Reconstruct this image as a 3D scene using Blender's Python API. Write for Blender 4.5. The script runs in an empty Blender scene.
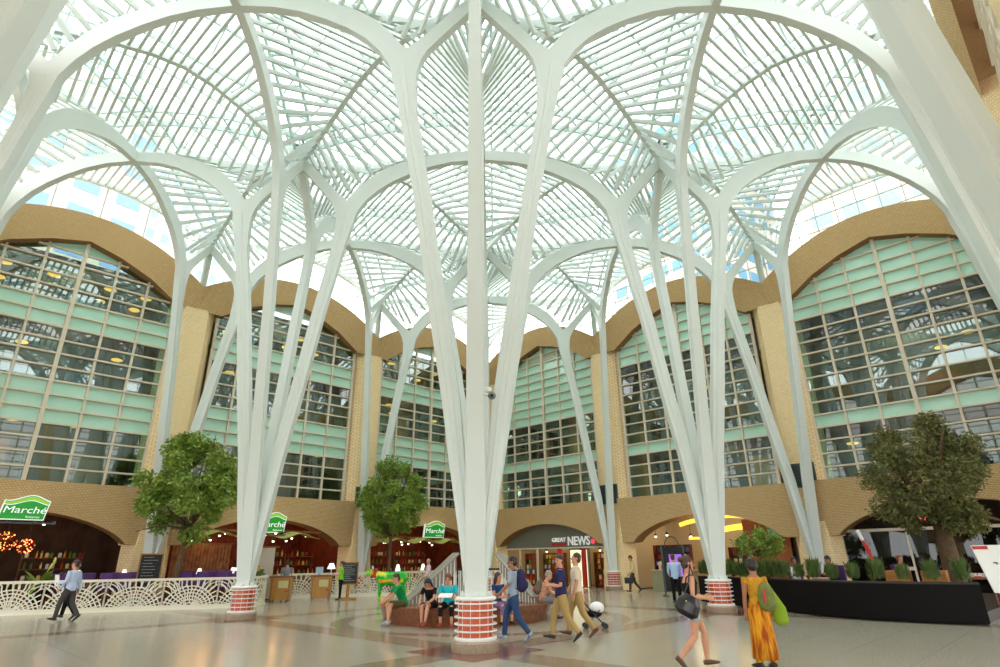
import bpy, bmesh, math, random
from mathutils import Vector, Matrix
C = bpy.context.scene.collection
PI = math.pi
rnd = random.Random(7)

# ------------------------------------------------------------------ helpers
def lin(c):
    return tuple((x/12.92 if x <= .04045 else ((x+.055)/1.055)**2.4) for x in c)
def rgb(r, g, b): return lin((r/255, g/255, b/255))
MATS = {}
def mat(name, col, rough=.6, metal=0., spec=.5, emit=None, es=0., noise=None, bump=None, trans=0.):
    if name in MATS: return MATS[name]
    m = bpy.data.materials.new(name); m.use_nodes = True
    nt = m.node_tree; b = nt.nodes['Principled BSDF']
    b.inputs['Base Color'].default_value = (*col, 1)
    b.inputs['Roughness'].default_value = rough; b.inputs['Metallic'].default_value = metal
    b.inputs['Specular IOR Level'].default_value = spec
    if emit: b.inputs['Emission Color'].default_value = (*emit, 1); b.inputs['Emission Strength'].default_value = es
    if trans: b.inputs['Transmission Weight'].default_value = trans
    if noise:   # (scale, second colour, contrast)
        tc = nt.nodes.new('ShaderNodeTexCoord'); n = nt.nodes.new('ShaderNodeTexNoise'); n.inputs['Scale'].default_value = noise[0]
        n.inputs['Detail'].default_value = 4
        r = nt.nodes.new('ShaderNodeValToRGB'); lo = .5-noise[2]; hi = .5+noise[2]
        r.color_ramp.elements[0].position = lo; r.color_ramp.elements[1].position = hi
        r.color_ramp.elements[0].color = (*col, 1); r.color_ramp.elements[1].color = (*noise[1], 1)
        nt.links.new(tc.outputs['Object'], n.inputs['Vector']); nt.links.new(n.outputs['Fac'], r.inputs['Fac'])
        nt.links.new(r.outputs['Color'], b.inputs['Base Color'])
    if bump:
        tc = nt.nodes.new('ShaderNodeTexCoord'); n = nt.nodes.new('ShaderNodeTexNoise'); n.inputs['Scale'].default_value = bump[0]
        bp = nt.nodes.new('ShaderNodeBump'); bp.inputs['Strength'].default_value = bump[1]
        nt.links.new(tc.outputs['Object'], n.inputs['Vector']); nt.links.new(n.outputs['Fac'], bp.inputs['Height'])
        nt.links.new(bp.outputs['Normal'], b.inputs['Normal'])
    MATS[name] = m
    return m
def emis(name, col, s):
    return mat(name, col, emit=col, es=s)

def brick_mat(name, c1, c2, mortar, bw, bh, ms, rough=.85):
    m = bpy.data.materials.new(name); m.use_nodes = True; nt = m.node_tree; N = nt.nodes; L = nt.links
    b = N['Principled BSDF']; b.inputs['Roughness'].default_value = rough; b.inputs['Specular IOR Level'].default_value = .25
    tc = N.new('ShaderNodeTexCoord'); sx = N.new('ShaderNodeSeparateXYZ'); ad = N.new('ShaderNodeMath'); cb = N.new('ShaderNodeCombineXYZ')
    L.new(tc.outputs['Object'], sx.inputs[0]); L.new(sx.outputs[0], ad.inputs[0]); L.new(sx.outputs[1], ad.inputs[1])
    L.new(ad.outputs[0], cb.inputs[0]); L.new(sx.outputs[2], cb.inputs[1])
    br = N.new('ShaderNodeTexBrick'); br.inputs['Scale'].default_value = 1
    br.inputs['Color1'].default_value = (*c1, 1); br.inputs['Color2'].default_value = (*c2, 1); br.inputs['Mortar'].default_value = (*mortar, 1)
    br.inputs['Brick Width'].default_value = bw; br.inputs['Row Height'].default_value = bh; br.inputs['Mortar Size'].default_value = ms
    br.inputs['Bias'].default_value = -.1
    L.new(cb.outputs[0], br.inputs['Vector'])
    L.new(br.outputs['Color'], b.inputs['Base Color'])
    MATS[name] = m
    return m

def glass_mat(name, tint, gloss=.15, rough=.02, glosscol=(1, 1, 1)):
    m = bpy.data.materials.new(name); m.use_nodes = True; nt = m.node_tree; N = nt.nodes; L = nt.links
    N.remove(N['Principled BSDF'])
    t = N.new('ShaderNodeBsdfTransparent'); t.inputs['Color'].default_value = (*tint, 1)
    g = N.new('ShaderNodeBsdfGlossy'); g.inputs['Roughness'].default_value = rough; g.inputs['Color'].default_value = (*glosscol, 1)
    lw = N.new('ShaderNodeLayerWeight'); lw.inputs['Blend'].default_value = .5
    fr = N.new('ShaderNodeMath'); fr.operation = 'POWER'; fr.inputs[1].default_value = 4.; L.new(lw.outputs['Facing'], fr.inputs[0])
    mu = N.new('ShaderNodeMath'); mu.operation = 'MULTIPLY_ADD'; mu.inputs[1].default_value = .75; mu.inputs[2].default_value = gloss; mu.use_clamp = True
    mx = N.new('ShaderNodeMixShader')
    L.new(fr.outputs[0], mu.inputs[0]); L.new(mu.outputs[0], mx.inputs[0]); L.new(t.outputs[0], mx.inputs[1]); L.new(g.outputs[0], mx.inputs[2])
    L.new(mx.outputs[0], N['Material Output'].inputs['Surface'])
    MATS[name] = m
    return m

class MB:
    def __init__(s): s.v = []; s.f = []; s.mi = []; s.cur = 0
    def add(s, vs, fs):
        o = len(s.v); s.v += [tuple(v) for v in vs]; s.f += [tuple(i+o for i in f) for f in fs]; s.mi += [s.cur]*len(fs)
    def box(s, c, d, rz=0, M=None):
        c = Vector(c); x, y, z = d[0]/2, d[1]/2, d[2]/2
        R = M if M is not None else Matrix.Rotation(rz, 3, 'Z')
        vs = [c + R @ Vector((a*x, b*y, e*z)) for a in (-1, 1) for b in (-1, 1) for e in (-1, 1)]
        s.add(vs, [(0, 1, 3, 2), (4, 6, 7, 5), (0, 4, 5, 1), (2, 3, 7, 6), (0, 2, 6, 4), (1, 5, 7, 3)])
    def beam(s, p, q, w, h, up=(0, 0, 1)):
        p = Vector(p); q = Vector(q); d = q-p; l = d.length
        if l < 1e-6: return
        d /= l; u = Vector(up)
        if abs(d.dot(u)) > .99: u = Vector((1, 0, 0))
        sd = d.cross(u).normalized(); u = sd.cross(d)
        vs = [a + sd*(i*w/2) + u*(j*h/2) for a in (p, q) for i in (-1, 1) for j in (-1, 1)]
        s.add(vs, [(0, 1, 3, 2), (4, 6, 7, 5), (0, 4, 5, 1), (2, 3, 7, 6), (0, 2, 6, 4), (1, 5, 7, 3)])
    def tube(s, pts, rad, n=8, side=None, caps=True):
        pts = [Vector(p) for p in pts]; k = len(pts)
        if not isinstance(rad, (list, tuple)): rad = [rad]*k
        vs = []; prev = None
        for i, p in enumerate(pts):
            t = (pts[min(i+1, k-1)]-pts[max(i-1, 0)])
            t = t.normalized() if t.length > 1e-9 else Vector((0, 0, 1))
            if side is not None: a = Vector(side)
            elif prev is None: a = Vector((0, 0, 1)) if abs(t.z) < .9 else Vector((1, 0, 0))
            else: a = prev
            a = (a - t*a.dot(t)); a = a.normalized() if a.length > 1e-6 else t.orthogonal().normalized()
            prev = a; b = t.cross(a); r = rad[i]; rx, ry = (r if isinstance(r, (list, tuple)) else (r, r))
            for j in range(n):
                th = 2*PI*j/n; vs.append(p + a*(rx*math.cos(th)) + b*(ry*math.sin(th)))
        fs = [(i*n+j, i*n+(j+1) % n, (i+1)*n+(j+1) % n, (i+1)*n+j) for i in range(k-1) for j in range(n)]
        if caps: fs += [tuple(range(n))[::-1], tuple((k-1)*n+j for j in range(n))]
        s.add(vs, fs)
    def ell(s, c, r, n=12, m=8, M=None):
        c = Vector(c); vs = [Vector((0, 0, 1))]; 
        for i in range(1, m):
            ph = PI*i/m
            for j in range(n): th = 2*PI*j/n; vs.append(Vector((math.sin(ph)*math.cos(th), math.sin(ph)*math.sin(th), math.cos(ph))))
        vs.append(Vector((0, 0, -1))); vs = [Vector((v.x*r[0], v.y*r[1], v.z*r[2])) for v in vs]
        if M is not None: vs = [M @ v for v in vs]
        vs = [c+v for v in vs]
        fs = [(0, 1+j, 1+(j+1) % n) for j in range(n)]
        for i in range(m-2):
            for j in range(n): a = 1+i*n; fs.append((a+j, a+n+j, a+n+(j+1) % n, a+(j+1) % n))
        l = len(vs)-1; a = 1+(m-2)*n
        fs += [(a+j, l, a+(j+1) % n) for j in range(n)]
        s.add(vs, fs)
    def lathe(s, prof, c=(0, 0, 0), n=32, closed=False):
        c = Vector(c); k = len(prof); vs = [c+Vector((r*math.cos(2*PI*j/n), r*math.sin(2*PI*j/n), z)) for r, z in prof for j in range(n)]
        fs = [(i*n+j, i*n+(j+1) % n, (i+1)*n+(j+1) % n, (i+1)*n+j) for i in range(k-1) for j in range(n)]
        if closed: i = k-1; fs += [(i*n+j, i*n+(j+1) % n, (j+1) % n, j) for j in range(n)]
        else:
            if prof[0][0] > 1e-6: fs.append(tuple(range(n))[::-1])
            if prof[-1][0] > 1e-6: fs.append(tuple((k-1)*n+j for j in range(n)))
        s.add(vs, fs)
    def prism(s, poly, f, t0, t1):
        """poly: 2-D outline; f(a, b, t) -> point; extruded from t0 to t1"""
        k = len(poly); vs = [f(a, b, t0) for a, b in poly]+[f(a, b, t1) for a, b in poly]
        fs = [tuple(range(k)), tuple(range(2*k-1, k-1, -1))]+[(i, (i+1) % k+0, (i+1) % k+k, i+k) for i in range(k)]
        s.add(vs, fs)
    def build(s, name, m, parent=None, smooth=False, loc=None, tri=False, bevel=0, rz=None):
        me = bpy.data.meshes.new(name); me.from_pydata(s.v, [], s.f)
        ms = m if isinstance(m, (list, tuple)) else [m]
        for x in ms: me.materials.append(x)
        if len(ms) > 1: me.polygons.foreach_set('material_index', s.mi)
        bm = bmesh.new(); bm.from_mesh(me)
        if tri: bmesh.ops.triangulate(bm, faces=[f for f in bm.faces if len(f.verts) > 4])
        bmesh.ops.recalc_face_normals(bm, faces=bm.faces); bm.to_mesh(me); bm.free()
        if smooth:
            me.polygons.foreach_set('use_smooth', [True]*len(me.polygons)); 
        me.update()
        o = bpy.data.objects.new(name, me); C.objects.link(o)
        if parent is not None: o.parent = parent
        if loc is not None: o.location = loc
        if rz is not None: o.rotation_euler.z = rz
        if bevel:
            b = o.modifiers.new('bevel', 'BEVEL'); b.width = bevel; b.segments = 2; b.limit_method = 'ANGLE'
        return o
def smooth_by_angle(o, ang=35):
    me = o.data; me.polygons.foreach_set('use_smooth', [True]*len(me.polygons))
    bm = bmesh.new(); bm.from_mesh(me)
    for e in bm.edges:
        if len(e.link_faces) == 2 and e.calc_face_angle(0) > math.radians(ang): e.smooth = False
    bm.to_mesh(me); bm.free()
def tag(o, label, cat, group=None, kind=None):
    if label: o['label'] = label
    if cat: o['category'] = cat
    if group: o['group'] = group
    if kind: o['kind'] = kind
    return o
def empty(name, loc=(0, 0, 0), rz=0, label=None, cat=None, group=None, kind=None):
    o = bpy.data.objects.new(name, None); C.objects.link(o); o.location = loc; o.rotation_euler.z = rz; o.empty_display_size = .1
    return tag(o, label, cat, group, kind)
def copy_tree(o, parent=None):
    kids = [c for c in bpy.data.objects if c.parent == o]
    c = o.copy(); C.objects.link(c)
    if parent is not None: c.parent = parent
    for k in kids: copy_tree(k, c)
    return c
def interp(tab, x):
    if x <= tab[0][0]: return tab[0][1]
    for (a, b), (c, d) in zip(tab, tab[1:]):
        if x <= c: return b+(d-b)*(x-a)/(c-a)
    return tab[-1][1]
def catmull(pts, n=6):
    out = []; k = len(pts)
    for i in range(k-1):
        p0 = Vector(pts[max(i-1, 0)]); p1 = Vector(pts[i]); p2 = Vector(pts[i+1]); p3 = Vector(pts[min(i+2, k-1)])
        for j in range(n):
            t = j/n; out.append(.5*((2*p1)+(p2-p0)*t+(2*p0-5*p1+4*p2-p3)*t*t+(3*p1-p0-3*p2+p3)*t**3))
    out.append(Vector(pts[-1])); return out
def text_mesh(name, body, size, m, parent=None, loc=(0, 0, 0), M=None, ext=.01, align='CENTER', bold=0., shear=0., sx=1.):
    cu = bpy.data.curves.new(name, 'FONT'); cu.body = body; cu.size = size; cu.extrude = ext; cu.align_x = align; cu.offset = bold; cu.shear = shear
    cu.resolution_u = 3
    t = bpy.data.objects.new(name+'_t', cu); C.objects.link(t)
    dg = bpy.context.evaluated_depsgraph_get(); me = bpy.data.meshes.new_from_object(t.evaluated_get(dg))
    bpy.data.objects.remove(t); me.name = name; me.materials.clear(); me.materials.append(m)
    me.transform(Matrix.Diagonal((sx, 1, 1, 1)))
    if M is not None: me.transform(M)
    o = bpy.data.objects.new(name, me); C.objects.link(o); o.location = loc
    if parent is not None: o.parent = parent
    return o

# ------------------------------------------------------------------ camera
cd = bpy.data.cameras.new('camera'); cam = bpy.data.objects.new('camera', cd); C.objects.link(cam)
cx, cy, cz, yaw, pit, rol, foc = -14.1591, -14.6823, 1.65, .7706867, .37175178, -.01333845, 579.7011
F = Vector((math.cos(pit)*math.cos(yaw), math.cos(pit)*math.sin(yaw), math.sin(pit)))
R0 = Vector((math.sin(yaw), -math.cos(yaw), 0)); U0 = R0.cross(F)
Rr = R0*math.cos(rol)+U0*math.sin(rol); Ur = -R0*math.sin(rol)+U0*math.cos(rol)
M = Matrix((Rr, Ur, -F)).transposed().to_4x4(); M.translation = Vector((cx, cy, cz)); cam.matrix_world = M
cd.sensor_width = 36; cd.lens = foc*36/1000; cd.clip_start = .05; cd.clip_end = 500
bpy.context.scene.camera = cam
VR = Vector((math.sin(yaw), -math.cos(yaw), 0)); VF = Vector((math.cos(yaw), math.sin(yaw), 0))
A_RIGHT = math.atan2(VR.y, VR.x); A_LEFT = A_RIGHT+PI; A_AWAY = yaw; A_TO = yaw+PI

# ------------------------------------------------------------------ grid
H = 5.405; B2 = 9.98; O = H+B2; FW = 15.55; GW = 16.05     # columns, outer bays, brick face, window glass
NODES = [-O, -H, H, O]

# ------------------------------------------------------------------ materials
steel = mat('white_painted_steel', (.67, .725, .685), rough=.38, spec=.4)
slatm = mat('painted_slat', (.63, .69, .65), rough=.5)
brick = brick_mat('tan_brick', rgb(216, 186, 138), rgb(204, 172, 124), rgb(174, 144, 98), .13, .065, .011)
pierm = brick_mat('pale_brick', rgb(250, 228, 184), rgb(240, 216, 168), rgb(220, 190, 140), .1, .1, .008)
mull = mat('cream_mullion', rgb(214, 204, 182), rough=.5)
clear = glass_mat('clear_glass', (.46, .72, .61), gloss=.19, glosscol=(.86, 1, .95))
fillg = glass_mat('fill_daylight_glass', (.42, .405, .39), gloss=.08)  # grey tint set to dim the fill daylight let in behind the viewpoint
semi = glass_mat('tinted_glass', (.38, .58, .5), gloss=.12)
green = mat('frosted_green_glass', rgb(180, 226, 206), rough=.12, spec=.7, noise=(1.2, rgb(190, 232, 214), .3))
roofg = glass_mat('roof_glass', (.93, .97, .95), gloss=.03)
lunet = glass_mat('lunette_glass', (.97, .985, .98), gloss=.03)
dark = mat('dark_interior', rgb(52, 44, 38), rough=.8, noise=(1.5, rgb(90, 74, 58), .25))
black = mat('black', rgb(20, 20, 20), rough=.4)
white = mat('white', rgb(236, 236, 232), rough=.5)
offwhite = mat('lattice_white', rgb(232, 225, 204), rough=.55)
louv = mat('grey_louver', rgb(72, 84, 88), rough=.5)
wood = mat('honey_wood', rgb(184, 132, 52), rough=.4, noise=(3., rgb(160, 108, 40), .3))
dwood = mat('dark_wood', rgb(104, 62, 32), rough=.5, noise=(5., rgb(140, 84, 40), .3))
orange = mat('orange_cladding', rgb(208, 88, 26), rough=.3, noise=(6., rgb(180, 68, 18), .3))
purple = mat('purple_fabric', rgb(88, 50, 112), rough=.8)
red = mat('red_paint', rgb(190, 40, 34), rough=.5)
stone = mat('brown_stone', rgb(150, 92, 62), rough=.22, noise=(9., rgb(110, 66, 46), .3))
plinth = mat('speckled_granite', rgb(186, 166, 140), rough=.35, noise=(60., rgb(120, 104, 88), .15))
leafm = mat('fig_leaf', rgb(92, 128, 40), rough=.5, noise=(2.5, rgb(146, 168, 62), .3))
leafd = mat('dark_leaf', rgb(88, 98, 46), rough=.6, noise=(3., rgb(126, 124, 72), .3))
leafb = mat('bush_leaf', rgb(56, 80, 30), rough=.5, noise=(5., rgb(92, 112, 46), .3))
bark = mat('bark', rgb(110, 86, 60), rough=.9, noise=(8., rgb(80, 62, 44), .3))
lampw = emis('warm_lamp', (1., .62, .22), 6.)
lampw2 = emis('white_lamp', (1., .88, .68), 4.)
lampo = emis('orange_lamp', (1., .45, .08), 1.6)

def floor_mat():
    m = bpy.data.materials.new('polished_terrazzo'); m.use_nodes = True; nt = m.node_tree; N = nt.nodes; L = nt.links
    b = N['Principled BSDF']; b.inputs['Roughness'].default_value = .17; b.inputs['Specular IOR Level'].default_value = .4
    tc = N.new('ShaderNodeTexCoord'); sx = N.new('ShaderNodeSeparateXYZ'); L.new(tc.outputs['Object'], sx.inputs[0])
    def mth(op, a, b_=None, c=None):
        n = N.new('ShaderNodeMath'); n.operation = op
        for i, x in enumerate((a, b_, c)):
            if x is None: continue
            if isinstance(x, (int, float)): n.inputs[i].default_value = x
            else: L.new(x, n.inputs[i])
        return n.outputs[0]
    def near(co, w):     # 1 where |co| is within w of +-H
        return mth('LESS_THAN', mth('ABSOLUTE', mth('SUBTRACT', mth('ABSOLUTE', co), H)), w)
    band = mth('MAXIMUM', near(sx.outputs[0], .42), near(sx.outputs[1], .42))
    sq = mth('MULTIPLY', near(sx.outputs[0], .98), near(sx.outputs[1], .98))
    # ring pattern around the centre bench
    r2 = mth('SQRT', mth('ADD', mth('POWER', mth('ADD', sx.outputs[0], .7), 2.), mth('POWER', mth('ADD', sx.outputs[1], .7), 2.)))
    ring = mth('MULTIPLY', mth('GREATER_THAN', r2, 3.9), mth('LESS_THAN', r2, 4.4))
    band = mth('MAXIMUM', band, ring)
    n1 = N.new('ShaderNodeTexNoise'); n1.inputs['Scale'].default_value = 45; n1.inputs['Detail'].default_value = 6; L.new(tc.outputs['Object'], n1.inputs['Vector'])
    n2 = N.new('ShaderNodeTexNoise'); n2.inputs['Scale'].default_value = .5; L.new(tc.outputs['Object'], n2.inputs['Vector'])
    r = N.new('ShaderNodeValToRGB'); r.color_ramp.elements[0].position = .35; r.color_ramp.elements[1].position = .68
    r.color_ramp.elements[0].color = (*rgb(132, 126, 110), 1); r.color_ramp.elements[1].color = (*rgb(204, 198, 180), 1)
    L.new(n1.outputs['Fac'], r.inputs['Fac'])
    def mix(f, a, bb):
        n = N.new('ShaderNodeMix'); n.data_type = 'RGBA'; L.new(f, n.inputs[0]); 
        L.new(a, n.inputs[6]); 
        if isinstance(bb, tuple): n.inputs[7].default_value = (*bb, 1)
        else: L.new(bb, n.inputs[7])
        return n.outputs[2]
    c = mix(mth('MULTIPLY', band, .75), r.outputs['Color'], rgb(132, 112, 92))
    c = mix(mth('MULTIPLY', sq, .9), c, rgb(120, 66, 54))
    br = N.new('ShaderNodeTexBrick'); br.offset = 0; br.inputs['Scale'].default_value = 1; br.inputs['Brick Width'].default_value = 1.2; br.inputs['Row Height'].default_value = 1.2
    br.inputs['Mortar Size'].default_value = .008; L.new(tc.outputs['Object'], br.inputs['Vector'])
    c2 = mix(mth('MULTIPLY', br.outputs['Fac'], .25), c, rgb(90, 80, 66))
    L.new(c2, b.inputs['Base Color'])
    MATS['floor'] = m
    return m

# ------------------------------------------------------------------ floor
mb = MB(); mb.box((0, 0, -.15), (60, 60, .3)); fl = mb.build('floor', floor_mat()); tag(fl, 'polished beige terrazzo floor of the square', None, kind='structure')

# ------------------------------------------------------------------ branching columns
LEG = [(.95, .10), (2.2, .22), (3.6, .40), (5., .56), (7.4, .95), (10.4, 1.4), (13.3, 1.92), (14.3, 2.06)]   # z, r centre line
def leg_outline(Rc):
    """outline in (r, z) of one leg with its arch to the bay crown and its branch back to the hub"""
    k = Rc/7.64
    out = []                      # outer (lower) side going up
    hw = [(.95, .09), (2.2, .13), (3.6, .17), (5., .2), (7.4, .22), (10.4, .225), (13.3, .25), (14.3, .33)]
    for z, r in LEG: out.append((r+interp(hw, z), z))
    arch_low = [(2.55, 14.95), (2.9, 15.5), (3.35, 15.98), (3.95, 16.42), (4.7, 16.82), (5.5, 17.15), (6.4, 17.38), (7.64, 17.5)]
    arch_top = [(7.64, 17.96), (6.4, 17.9), (5.4, 17.73), (4.5, 17.47), (3.7, 17.12), (3.1, 16.72), (2.6, 16.2), (2.3, 15.78)]
    sc = lambda p: (2.1+(p[0]-2.1)*(Rc-2.1)/(7.64-2.1), p[1])
    out += [sc(p) for p in arch_low]+[sc(p) for p in arch_top]
    out += [(2.08, 15.5), (1.75, 15.78), (1.2, 16.4), (.6, 17.1), (.12, 17.55), (.0, 17.55), (.0, 17.05), (.16, 16.98), (.6, 16.45), (1.1, 15.85), (1.42, 15.45), (1.6, 15.1), (1.7, 14.7), (1.72, 14.3)]
    for z, r in LEG[::-1][1:]: out.append((r-interp(hw, z), z))
    out[-1] = (.0, .95); out.insert(-1, (max(.0, out[-2][0]-.02), 1.25))
    return out
def leg_obj(par, ang, Rc, th_up=.13, th_low=.21):
    ca, sa = math.cos(ang), math.sin(ang)
    poly = leg_outline(Rc); k = len(poly)
    def thk(r, z): return interp([(1., th_low), (4., .185), (10., .15), (14., .135), (18., th_up)], z)
    mb = MB(); vs = []
    for s in (-1, 1):
        for r, z in poly:
            t = thk(r, z)*s; vs.append((r*ca-t*sa, r*sa+t*ca, z))
    fs = [tuple(range(k)), tuple(range(2*k-1, k-1, -1))]+[(i, (i+1) % k, (i+1) % k+k, i+k) for i in range(k)]
    mb.add(vs, fs)
    # raised spine along both faces of the box section
    cl = [(r, z) for z, r in LEG[1:]]+[(2.12, 15.0)]
    sp_ = [.05]*(len(cl)-1)+[.01]
    for s in (-1, 1):
        vs = []
        for (r, z), w_ in zip(cl, sp_):
            for (dr, e) in ((-w_*1.5, -.004), (-w_, .022), (w_, .022), (w_*1.5, -.004)):
                t = (thk(r, z)+e)*s; vs.append(((r+dr)*ca-t*sa, (r+dr)*sa+t*ca, z))
        n_ = len(cl); mb.add(vs, [(4*i_+q, 4*i_+q+1, 4*i_+q+5, 4*i_+q+4) for i_ in range(n_-1) for q in range(3)])
    o = mb.build('leg', steel, par, tri=True); smooth_by_angle(o, 28)
    b = o.modifiers.new('bevel', 'BEVEL'); b.width = .018; b.segments = 2; b.limit_method = 'ANGLE'; b.angle_limit = math.radians(50)
    return o
def pedestal(par, flat=False, ry=1.):
    R = .36
    m = MB(); m.lathe([(.46, 0), (.47, .04), (.47, .17), (.44, .2)], n=40); o = m.build('plinth', plinth, par); smooth_by_angle(o)
    m = MB(); m.lathe([(R-.015, .2), (R-.015, .95)], n=36); o = m.build('drum', orange, par); smooth_by_angle(o); 
    m = MB()
    m.lathe([(R+.05, .2), (R+.06, .23), (R+.05, .26)], n=40)
    for z in (.35, .47, .595, .72, .84): m.lathe([(R-.03, z), (R+.06, z), (R+.065, z+.012), (R+.06, z+.024), (R-.03, z+.024)], n=40, closed=True)
    m.lathe([(R+.02, .9), (R+.05, .92), (R+.05, .95), (R+.02, .97)], n=40)
    for j in range(12):
        a = 2*PI*j/12; m.beam(((R-.01)*math.cos(a), (R-.01)*math.sin(a), .2), ((R-.01)*math.cos(a), (R-.01)*math.sin(a), .95), .006, .008)
    o = m.build('ring_cage', white, par); smooth_by_angle(o)
    m = MB(); m.lathe([(.30, .955), (.27, 1.0), (.2, 1.04)], n=4)
    for j in range(4):
        a = PI/4+PI/2*j+.0
        m.tube([(.1*math.cos(a), .1*math.sin(a), 1.0), (.31*math.cos(a), .31*math.sin(a), 1.02)], [.05, .05], n=8)
    o = m.build('base_shoe', steel, par)
def column(x, y, label, group=None):
    r = empty('branching_column', (x, y, 0), 0, label, 'column', group)
    pedestal(r)
    m = MB(); m.tube([(0, 0, .96), (0, 0, 2.6)], [.13, .1], n=8); m.tube([(0, 0, 16.95), (0, 0, 17.1), (0, 0, 17.62)], [.1, .22, .24], n=12); m.build('hub', steel, r)
    for dx in (-1, 1):
        for dy in (-1, 1):
            if abs(x+dx) > O or abs(y+dy) > O: continue
            # bay centre in that direction
            bx = (abs(x) == O and (H+B2/2)) or ((dx*x > 0) and (H+B2/2)) or 0.
            by = (abs(y) == O and (H+B2/2)) or ((dy*y > 0) and (H+B2/2)) or 0.
            bx = math.copysign(bx, x) if bx else 0; by = math.copysign(by, y) if by else 0
            v = Vector((bx-x, by-y, 0)); leg_obj(r, math.atan2(v.y, v.x), v.length)
    return r
column(-H, -H, 'large white branching steel column in the foreground with camera cluster on it', None)
column(-H, H, 'white branching steel column on ringed orange drum left of the bench, by the lattice fence')
column(H, -H, 'white branching steel column on ringed orange drum right of the walkers, by the dark planter')
column(H, H, 'white branching steel column hidden directly behind the foreground column')
NM = {(-H, O): 'slim white branching column against the brick pier left of the leftmost full tree', (H, O): 'slim white branching column against the brick pier behind the painted cow',
      (O, H): 'slim white branching column against the brick pier right of the news shop', (O, -H): 'slim white branching column against the brick pier behind the seated diners',
      (O, O): 'white branching column in the far corner of the square', (-O, O): 'white branching column in the left corner of the square',
      (O, -O): 'white branching column in the right corner of the square', (-O, -O): 'white branching column in the corner behind the viewpoint',
      (-O, H): 'white branching column at the left edge of the view, sweeping up to the roof', (-O, -H): 'white branching column at the upper left corner of the view, nearest on the left',
      (-H, -O): 'white branching column cutting across the upper right corner of the view', (H, -O): 'white branching column at the right edge, just behind the one in the corner'}
for (x, y), l in NM.items(): column(x, y, l)

# ------------------------------------------------------------------ roof lattice, one per bay
S_T = [(0, 17.55), (.5, 17.3), (1., 16.85), (1.5, 16.35), (1.9, 16.05), (2.2, 16.1), (2.6, 16.55), (3.1, 17.0), (3.7, 17.35), (4.5, 17.68), (5.4, 17.94), (6.4, 18.08), (7.64, 18.12)]
T_T = [(0, 17.6), (.5, 17.68), (1., 17.88), (2., 18.28), (3., 18.7), (4.2, 19.06), (5.4, 19.22)]
T_W = [(0, 17.55), (.5, 17.7), (1., 17.95), (2., 18.3), (3., 18.58), (4.2, 18.8), (5.4, 18.88)]
def halfspan(i): return H if i == 1 else B2/2
def build_bay(i, j):
    cxs = [-(H+B2/2), 0, H+B2/2]; bx, by = cxs[i], cxs[j]; hx, hy = halfspan(i), halfspan(j)
    root = empty('ceiling', (bx, by, 0), 0, 'vaulted white slatted canopy bay', None, kind='structure')
    Rd = math.hypot(hx, hy)
    for side in range(4):
        ax = side % 2; sg = 1 if side < 2 else -1    # ax 0: edge x=const
        he, hl = (hx, hy) if ax == 0 else (hy, hx)
        on_wall = (ax == 0 and ((i == 2 and sg > 0) or (i == 0 and sg < 0))) or (ax == 1 and ((j == 2 and sg > 0) or (j == 0 and sg < 0)))
        TT = T_W if on_wall else T_T
        m = MB(); n = int(round(2*hl/.33)); 
        for k in range(n):
            v = -hl+(k+.5)*2*hl/n; t = (hl-abs(v))/hl*5.4
            zo = interp(TT, t); r = (hl-abs(v))/hl*Rd; 
            rr = r if r < 2.2 else 2.2+(r-2.2)*(7.64-2.2)/(Rd-2.2)
            zi = interp(S_T, rr); d_in = he*abs(v)/hl
            po = (sg*he, v, zo) if ax == 0 else (v, sg*he, zo); pi = (sg*d_in, v, zi) if ax == 0 else (v, sg*d_in, zi)
            if (Vector(po)-Vector(pi)).length < .25: continue
            m.beam(po, pi, .095, .15)
        m.build('slat_panel', slatm, root)
        # ridge rib along the bay edge (built once for each shared edge: sides facing + or a wall)
        if sg > 0 or on_wall:
            m = MB(); pts = []
            for k in range(-24, 25):
                v = hl*k/24; t = (hl-abs(v))/hl*5.4; z = interp(TT, t)
                pts.append(Vector((sg*he, v, z) if ax == 0 else (v, sg*he, z)))
            for a, b_ in zip(pts, pts[1:]): m.beam(a, b_, .2, .26)
            m.build('ridge_rib', steel, root)
    return root
for i in range(3):
    for j in range(3): build_bay(i, j)

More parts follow.
